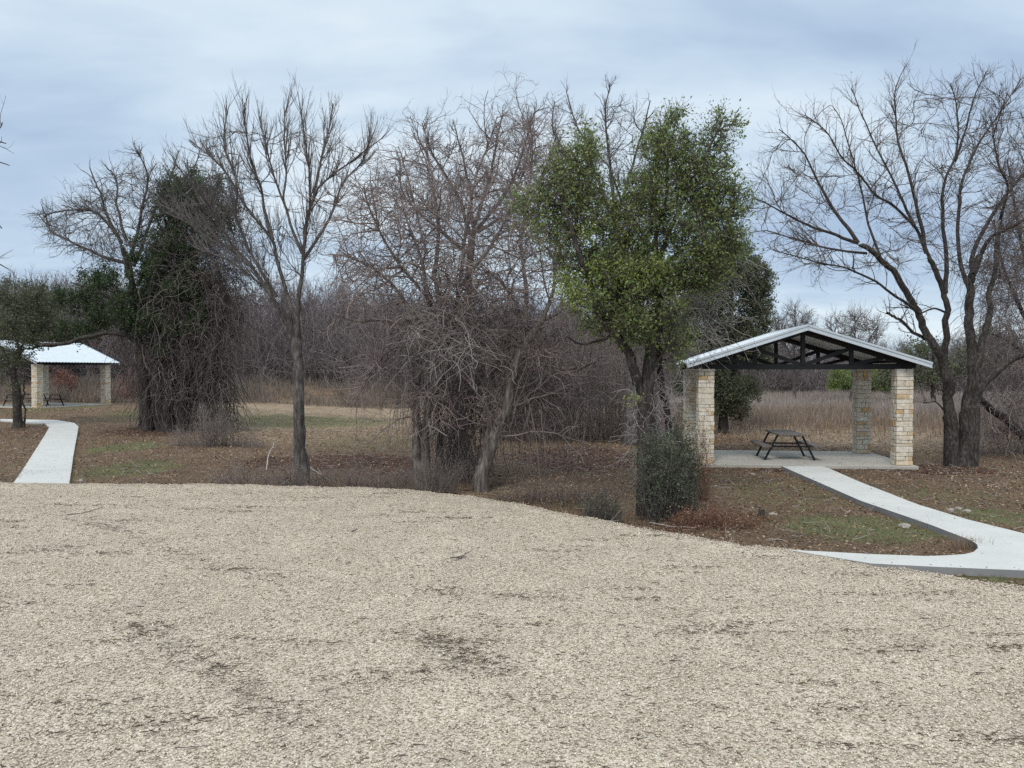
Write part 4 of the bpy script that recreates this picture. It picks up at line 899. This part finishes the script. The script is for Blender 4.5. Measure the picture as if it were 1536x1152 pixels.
# tall dry grass right field
x, y = scatter(56000, 960, 1900, 27, 48, 1.2); pt = .5 + .5 * np.sin(x * .9 + 1.3 * np.sin(y * .7)) * np.sin(y * .8 + x * .3); k = padclear(x, y) & (x > 4.5) & (rng.random(len(x)) < np.clip((y - 27 - 3 * pt) / 11, 0, 1) ** 1.5 * (.4 + .6 * pt)); x, y = x[k], y[k]
h = rng.uniform(.3, 1.0, len(x)) * (.3 + .7 * S(29, 42, y)) * (.6 + .5 * pt[k]); Vb, Fb = blades(x, y, h, rng.uniform(.012, .03, len(x)), .35)
tag(meshobj('dry_grass', Vb, Fb, M['grass_tan']), 'tall tan dry grass in the field behind the near pavilion', 'grass', kind='stuff')
x, y = scatter(70000, 960, 1950, 37, 88, 1.2); k = (rng.random(len(x)) < np.clip((y - 37) / 10, .05, 1)) & (x > 9); x, y = x[k], y[k]; h = rng.uniform(.5, .98, len(x)) * (.8 + .3 * np.sin(x * .35) * np.sin(y * .3 + 1)); Vb, Fb = blades(x, y, h, rng.uniform(.02, .045, len(x)), .2)
tag(meshobj('weeds', Vb, Fb, M['grass_grey']), 'grey-mauve tall weeds across the far side of the field', 'weeds', kind='stuff')
x, y = scatter(36000, -260, 1010, 56, 72, 1.0); cl = .6 + .35 * np.sin(x * .55 + 1 + np.sin(y * .6)) + .3 * np.sin(x * 1.7 + y * 1.1); h = rng.uniform(.3, 1.35, len(x)) * np.clip(cl, .1, 1.1); k = padclear(x, y); Vb, Fb = blades(x[k], y[k], h[k], rng.uniform(.02, .045, k.sum()), .35)
tag(meshobj('bank_brush', Vb, Fb, M['brush_tan']), 'brown brush and dry grass on the bank before the woods', 'brush', kind='stuff')
# short grass and stubble
x, y = scatter(170000, -60, 1620, 9.6, 46, .9); k = padclear(x, y); x, y = x[k], y[k]; gm = sample_mask('green', x, y); k = rng.random(len(x)) < .08 + .85 * gm; x, y = x[k], y[k]
Vb, Fb = blades(x, y, rng.uniform(.015, .06, len(x)) * (1 + .012 * y), rng.uniform(.004, .009, len(x)) * (1 + y * .03), .6)
tag(meshobj('grass', Vb, Fb, M['grass_green']), 'short patchy green grass among the fallen leaves', 'grass', kind='stuff')
def litter(n, p, test, size, mk, name, lb):
    x, y = scatter(n, -80, 1620, 9.6, 48, p); k = padclear(x, y); x, y = x[k], y[k]; k = rng.random(len(x)) < test(x, y); x, y = x[k], y[k]
    pts = np.stack([x, y, hz(x, y) + .004], -1); n = len(x); L = rng.uniform(*size, n)[:, None] * (1 + .015 * y[:, None])
    d = norm(rng.normal(size=(n, 3)) * [1, 1, .35]); d[:, 2] = np.abs(d[:, 2]); s = norm(np.cross(d, rng.normal(size=(n, 3)) * [.4, .4, 1])); s[:, 2] = np.abs(s[:, 2]) * .6
    V_ = np.stack([pts, pts + d * L * .5 + s * L * .35, pts + d * L, pts + d * L * .5 - s * L * .25], 1).reshape(-1, 3)
    V_[:, 2] = np.maximum(V_[:, 2], hz(V_[:, 0], V_[:, 1]) + .002)
    tag(meshobj(name, V_, np.arange(4 * n).reshape(n, 4), M[mk]), lb, 'leaf litter', kind='stuff')
litter(105000, .9, lambda x, y: .75 - .45 * sample_mask('green', x, y) - .3 * sample_mask('tan', x, y), (.03, .065), 'litter', 'leaf_litter', 'brown fallen leaves scattered over the grass and soil')
litter(90000, .8, lambda x, y: .9 * sample_mask('dark', x, y) + .08, (.025, .06), 'litter_red', 'mulch', 'dark russet leaf mulch under the trees')
# dead twigs on the ground
x, y = scatter(5200, -80, 1600, 10, 30, 1.0); k = padclear(x, y); x, y = x[k], y[k]; k = rng.random(len(x)) < .25 + .75 * sample_mask('dark', x, y); x, y = x[k], y[k]
n = len(x); d = norm(rng.normal(size=(n, 3)) * [1, 1, .25]); pth = np.empty((n, 5, 3)); pth[:, 0] = np.stack([x, y, hz(x, y) + .01], -1)
for q in range(1, 5): d = norm(d + rng.normal(0, .3, (n, 3)) * [1, 1, .6]); pth[:, q] = pth[:, q - 1] + d * rng.uniform(.03, .11, n)[:, None]; pth[:, q, 2] = np.maximum(pth[:, q, 2], hz(pth[:, q, 0], pth[:, q, 1]) + .008)
T_ = Tubes(); T_.add(pth, rng.uniform(.003, .007, n)[:, None] * np.linspace(1, .5, 5)[None], 4)
T_.build('twig_litter', M['vine_pale'], smooth=True); tag(bpy.data.objects['twig_litter'], 'pale broken twigs strewn on the ground under the trees', 'twigs', kind='stuff')
# debris caught in the gravel
tp = np.concatenate(TRW); ck = rng.random(len(tp)) ** 1.5; q = tp[rng.choice(len(tp), 700, p=ck / ck.sum())][:, :2] + rng.normal(0, 1, (700, 2)) * [.18, .08]
sc_ = np.stack([rng.uniform(-.66, .66, 90) * (w_ := rng.uniform(5, 17, 90)), w_], 1); q = np.concatenate([q, sc_[rng.integers(0, 90, 2200)] + rng.normal(0, 1, (2200, 2)) * [.22, .05]])
q = np.concatenate([q, np.stack([rng.uniform(-.66, .66, 2500) * (w_ := rng.uniform(4.5, 17.5, 2500)), w_], 1)])
q = q[q[:, 1] < edge(q[:, 0]) - .1]; n = len(q); a = rng.normal(0, .5, n); d = np.stack([np.cos(a), np.sin(a), rng.uniform(-.03, .12, n)], -1)
p0 = np.concatenate([q, rng.uniform(.012, .022, n)[:, None]], 1); L_ = rng.uniform(.02, .09, n)[:, None]
pth = p0[:, None] + d[:, None] * L_[:, None] * np.linspace(0, 1, 4)[None, :, None] + rng.normal(0, .003, (n, 4, 3))
T_ = Tubes(); T_.add(pth, rng.uniform(.002, .005, n)[:, None] * np.linspace(1, .5, 4)[None], 4); T_.build('gravel_debris', M['litter_dark']); tag(bpy.data.objects['gravel_debris'], 'dark twig and leaf crumbs lying in lines on the gravel', 'debris', kind='stuff')

# leaf scraps and soil crumbs blown on to the concrete
pr = np.array([flat(u, v)[:2] for u, v in rp]); n = 9000; q = np.stack([rng.uniform(4, 12, n), rng.uniform(9.5, 23, n)], 1); q = q[inpoly(q[:, 0], q[:, 1], pr)]
dseg = np.min([np.linalg.norm(np.cross(np.append(pr[(i + 1) % len(pr)] - pr[i], 0)[None], np.c_[q - pr[i], np.zeros(len(q))]), axis=1) / np.linalg.norm(pr[(i + 1) % len(pr)] - pr[i]) + 1e3 * (((q - pr[i]) @ (pr[(i + 1) % len(pr)] - pr[i])) < 0) + 1e3 * (((q - pr[(i + 1) % len(pr)]) @ (pr[(i + 1) % len(pr)] - pr[i])) > 0) for i in range(len(pr))], axis=0)
q = q[rng.random(len(q)) < .02 + .5 * np.exp(-dseg / .05)]; pts = [np.c_[q, np.full(len(q), .043)]]
for k_ in range(2600):
    t_ = rng.random() ** .5; i_ = rng.integers(0, 5); e_ = rng.random(); A_ = G(*le[i_], .075) * (1 - t_) + G(*le[i_ + 1], .075) * t_; B_ = G(*ri[i_], .075) * (1 - t_) + G(*ri[i_ + 1], .075) * t_
    w_ = rng.beta(.25, .25) if rng.random() < .8 else rng.random(); w_ = .015 + .97 * w_
    if k_ < 420: pts.append((A_ * (1 - w_) + B_ * w_)[None] + [[0, 0, .004]])
q = np.stack([rng.uniform(-2.9, 2.9, 260), rng.uniform(-.3, 3.55, 260)], 1); c_, s_ = math.cos(yw), math.sin(yw); pts.append(np.stack([8.03 + q[:, 0] * c_ - q[:, 1] * s_, 22.2 + q[:, 0] * s_ + q[:, 1] * c_, np.full(260, .034)], 1))
pts = np.concatenate(pts); n = len(pts); d = norm(rng.normal(size=(n, 3)) * [1, 1, .15]); d[:, 2] = np.abs(d[:, 2]); s_ = np.stack([-d[:, 1], d[:, 0], 0 * d[:, 0]], -1); L_ = rng.uniform(.012, .05, n)[:, None]
tag(meshobj('leaf_scraps', np.stack([pts, pts + d * L_ * .5 + s_ * L_ * .3, pts + d * L_, pts + d * L_ * .5 - s_ * L_ * .3], 1).reshape(-1, 3), np.arange(4 * n).reshape(n, 4), M['litter']), 'small leaf scraps and soil crumbs blown on to the concrete paths', 'leaf scraps', kind='stuff')
# ============================================================ SMALL THINGS
def stick(pxs, r, label, mat='twig_dark', z=.02, name='stick', ends=None, group='sticks on the ground', lift=0):
    T_ = Tubes(); base = None
    for k, pl in enumerate(pxs):
        p3 = np.array([flat(u, v, z) if v > edge_v(u) else G(u, v, z + .02) for u, v in pl]); p3[:, 2] += np.linspace(0, lift, len(p3)); p3 = resample(p3, 12, 1); p3[1:-1] += rng.normal(0, r * .5, (10, 3))
        if base is None: base = p3[0].copy()
        T_.add(p3, np.linspace(r, r * .45, 12) * (1 if k == 0 else .6), 6)
    root = T_.build(name, M[mat], base=base); root.location = base; tag(root, label, 'stick', group); return root
def edge_v(u): return np.interp(u, [e[0] for e in EDGE_PX], [e[1] for e in EDGE_PX])
stick([[(675, 837), (690, 837), (706, 830)], [(690, 837), (701, 838)], [(687, 837), (693, 841)]], .011, 'forked dark stick lying on the gravel in the middle', lift=.03)
stick([[(101, 772), (120, 770), (135, 767), (154, 761)]], .010, 'curved dark stick on the gravel near the left path')
stick([[(926, 938), (942, 937)]], .006, 'short dark stick on the gravel right of centre')
stick([[(528, 797), (536, 794)]], .012, 'small dark twig scrap on the gravel below the slender tree')
stick([[(262, 1122), (320, 1118)]], .004, 'thin brown stick on the gravel at bottom left')
stick([[(400, 705), (402, 692), (413, 678)]], .018, 'pale bent branch standing in the brush left of the slender tree', 'vine_pale', lift=.35)
stick([[(466, 702), (482, 712), (498, 722)], [(482, 712), (476, 700)]], .014, 'pale fallen branch right of the slender tree foot', 'vine_pale')
stick([[(648, 724), (647, 700)], [(648, 724), (672, 708)]], .012, 'pale dead branch crossing before the centre trunks', 'vine_pale', lift=.3)
stick([[(975, 784), (1010, 790), (1045, 791)]], .014, 'pale branch lying at the live oak foot', 'vine_pale')
stick([[(1190, 683), (1215, 677), (1240, 673)], [(1200, 684), (1242, 682)]], .02, 'pale fallen branch on the ground just behind the near picnic pad', 'vine_pale')
stick([[(418, 557), (432, 570), (442, 580)]], .05, 'pale fallen limb on the bank behind the slender tree', 'vine_pale', lift=.4)
stick([[(1162, 668), (1161, 645), (1163, 636), (1168, 633)]], .008, 'pale hooked stalk standing behind the picnic table', 'vine_pale', name='bent_stalk', lift=.0)

def rock(u, v, r, label, off=.02, mat='rock'):
    import bmesh
    bm = bmesh.new(); bmesh.ops.create_icosphere(bm, subdivisions=2, radius=1)
    for w in bm.verts:
        w.co *= 1 + rng.uniform(-.2, .2); w.co.z = max(w.co.z * .6, -.25); w.co.x *= 1.25
    bm.normal_update(); me = bpy.data.meshes.new('rock'); bm.to_mesh(me); bm.free(); me.materials.append(M[mat])
    o = bpy.data.objects.new('rock', me); col.objects.link(o); p = G(u, v); o.location = (p[0], p[1], p[2] + r * .15); o.scale = (r, r, r); o.rotation_euler.z = rng.uniform(0, 6)
    tag(o, label, 'rock', 'loose limestone rocks'); return o
rock(1427, 766, .06, 'leftmost pale rock at the far edge of the right path')
rock(1438, 764, .06, 'middle pale rock at the far edge of the right path')
rock(1450, 768, .065, 'flat pale rock, rightmost beside the far edge of the right path')
rock(1357, 791, .09, 'flat pale rock in the grass inside the bend of the right path')
rock(1128, 712, .06, 'small pale stone in front of the near picnic pad')
rock(1158, 772, .06, 'small pale stone beside the stump')
rock(1386, 858, .08, 'pale rubble stone against the lower side of the right path')
rock(120, 722, .07, 'pale stone beside the near end of the left path')
# stump
p = G(1141, 775); T_ = Tubes(); q = p + np.array([[0, 0, -.05], [.01, 0, .05], [.02, .01, .13], [.02, .01, .132]]); T_.add(q, np.array([.08, .06, .055, .001]), 9); o = T_.build('stump', M['bark_dark'], base=p); o.location = p; tag(o, 'small dark cut stump in the grass before the near pavilion', 'stump')
# weed tufts by the path bend
def tuft(u, v, n, h, w, mk, label, spread=.15):
    p = G(u, v); x = p[0] + rng.normal(0, spread, n); y = p[1] + rng.normal(0, spread * .7, n); Vb, Fb = blades(x, y, rng.uniform(.4, 1, n) * h, np.full(n, w), .35)
    root = meshobj('weed_tuft', Vb, Fb, M[mk], base=p); root.location = p; tag(root, label, 'weeds', 'dry weed tufts'); return root
tuft(1450, 822, 260, .22, .006, 'grass_tan', 'dry tan weed tuft at the sharp bend of the right path')
tuft(1390, 793, 26, .25, .005, 'brush_tan', 'few thin dry stalks along the lower edge of the right path')
tuft(1300, 768, 20, .16, .005, 'brush_tan', 'sparse dry stalks halfway along the lower path edge')
tuft(960, 788, 160, .12, .006, 'grass_tan', 'small tan grass tuft at the gravel edge under the live oak')
tuft(30, 724, 80, .08, .006, 'grass_green', 'small green weeds at the near left corner of the left path')
tuft(640, 733, 140, .10, .006, 'grass_tan', 'tan grass tuft at the gravel edge below the centre trunks', .3)

# ============================================================ CAMERA, LIGHT, SKY
cam = bpy.data.cameras.new('camera'); co = bpy.data.objects.new('camera', cam); col.objects.link(co); sc.camera = co
cam.sensor_width = 36; cam.lens = 36 * F / 1536; cam.clip_end = 5000; cam.clip_start = .1
co.location = (0, 0, H); co.rotation_euler = (math.pi / 2 - PITCH, 0, 0)
SE, SA = rad(48), rad(200)   # sun behind the camera, a little to the left
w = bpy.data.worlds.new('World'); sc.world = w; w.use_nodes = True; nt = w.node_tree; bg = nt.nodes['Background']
sky = nt.nodes.new('ShaderNodeTexSky'); sky.sky_type = 'NISHITA'; sky.sun_disc = False; sky.sun_elevation = SE; sky.sun_rotation = SA
tc = nt.nodes.new('ShaderNodeTexCoord'); sx = nt.nodes.new('ShaderNodeSeparateXYZ'); nt.links.new(tc.outputs['Generated'], sx.inputs[0])
zz_ = math_(nt, 'ADD', math_(nt, 'MAXIMUM', sx.outputs[2], 0.0), .22)
cx = nt.nodes.new('ShaderNodeCombineXYZ'); nt.links.new(math_(nt, 'DIVIDE', sx.outputs[0], zz_), cx.inputs[0]); nt.links.new(math_(nt, 'DIVIDE', sx.outputs[1], zz_), cx.inputs[1])
mp = nt.nodes.new('ShaderNodeMapping'); mp.inputs['Location'].default_value = (1.3, .4, 0); mp.inputs['Scale'].default_value = (.55, 1.0, 1); nt.links.new(cx.outputs[0], mp.inputs[0])
n1 = noise(nt, mp.outputs[0], 1.25, 5, .5, .35); n2 = noise(nt, mp.outputs[0], 4.5, 4, .55, .2)
nn = math_(nt, 'ADD', math_(nt, 'MULTIPLY', n1, .78), math_(nt, 'MULTIPLY', n2, .22))
cloud = ramp(nt, nn, [(.35, (.37, .48, .645)), (.44, (.46, .58, .73)), (.53, (.58, .70, .815)), (.63, (.74, .83, .895))])
skm = nt.nodes.new('ShaderNodeMix'); skm.data_type = 'RGBA'; skm.inputs[0].default_value = .9
mul = nt.nodes.new('ShaderNodeVectorMath'); mul.operation = 'SCALE'; mul.inputs['Scale'].default_value = .10; nt.links.new(sky.outputs[0], mul.inputs[0])
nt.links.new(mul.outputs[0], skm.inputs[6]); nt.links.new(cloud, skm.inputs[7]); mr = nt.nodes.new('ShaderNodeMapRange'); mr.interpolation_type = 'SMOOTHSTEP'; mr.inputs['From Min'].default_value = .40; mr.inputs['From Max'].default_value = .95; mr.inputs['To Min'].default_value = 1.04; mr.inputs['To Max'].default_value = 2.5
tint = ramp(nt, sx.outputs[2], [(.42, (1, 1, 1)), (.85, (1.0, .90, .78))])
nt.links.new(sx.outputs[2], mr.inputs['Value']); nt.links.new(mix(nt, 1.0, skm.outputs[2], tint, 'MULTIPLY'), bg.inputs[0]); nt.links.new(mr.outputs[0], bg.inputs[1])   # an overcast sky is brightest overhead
sl = bpy.data.lights.new('sun', 'SUN'); sl.energy = 1.5; sl.angle = rad(14); sl.color = (1, .96, .9); so = bpy.data.objects.new('sun', sl); col.objects.link(so)
from mathutils import Vector
dirv = Vector((math.sin(SA) * math.cos(SE), math.cos(SA) * math.cos(SE), math.sin(SE)))
so.rotation_euler = dirv.to_track_quat('Z', 'Y').to_euler()
sc.view_settings.view_transform = 'Standard'; sc.view_settings.look = 'None'; sc.view_settings.gamma = 1; sc.view_settings.exposure = 0.12
sc.cycles.max_bounces = 5; sc.cycles.diffuse_bounces = 3; sc.cycles.use_denoising = False
print('objects', len(bpy.data.objects), 'verts', sum(len(o.data.vertices) for o in bpy.data.objects if o.type == 'MESH'))
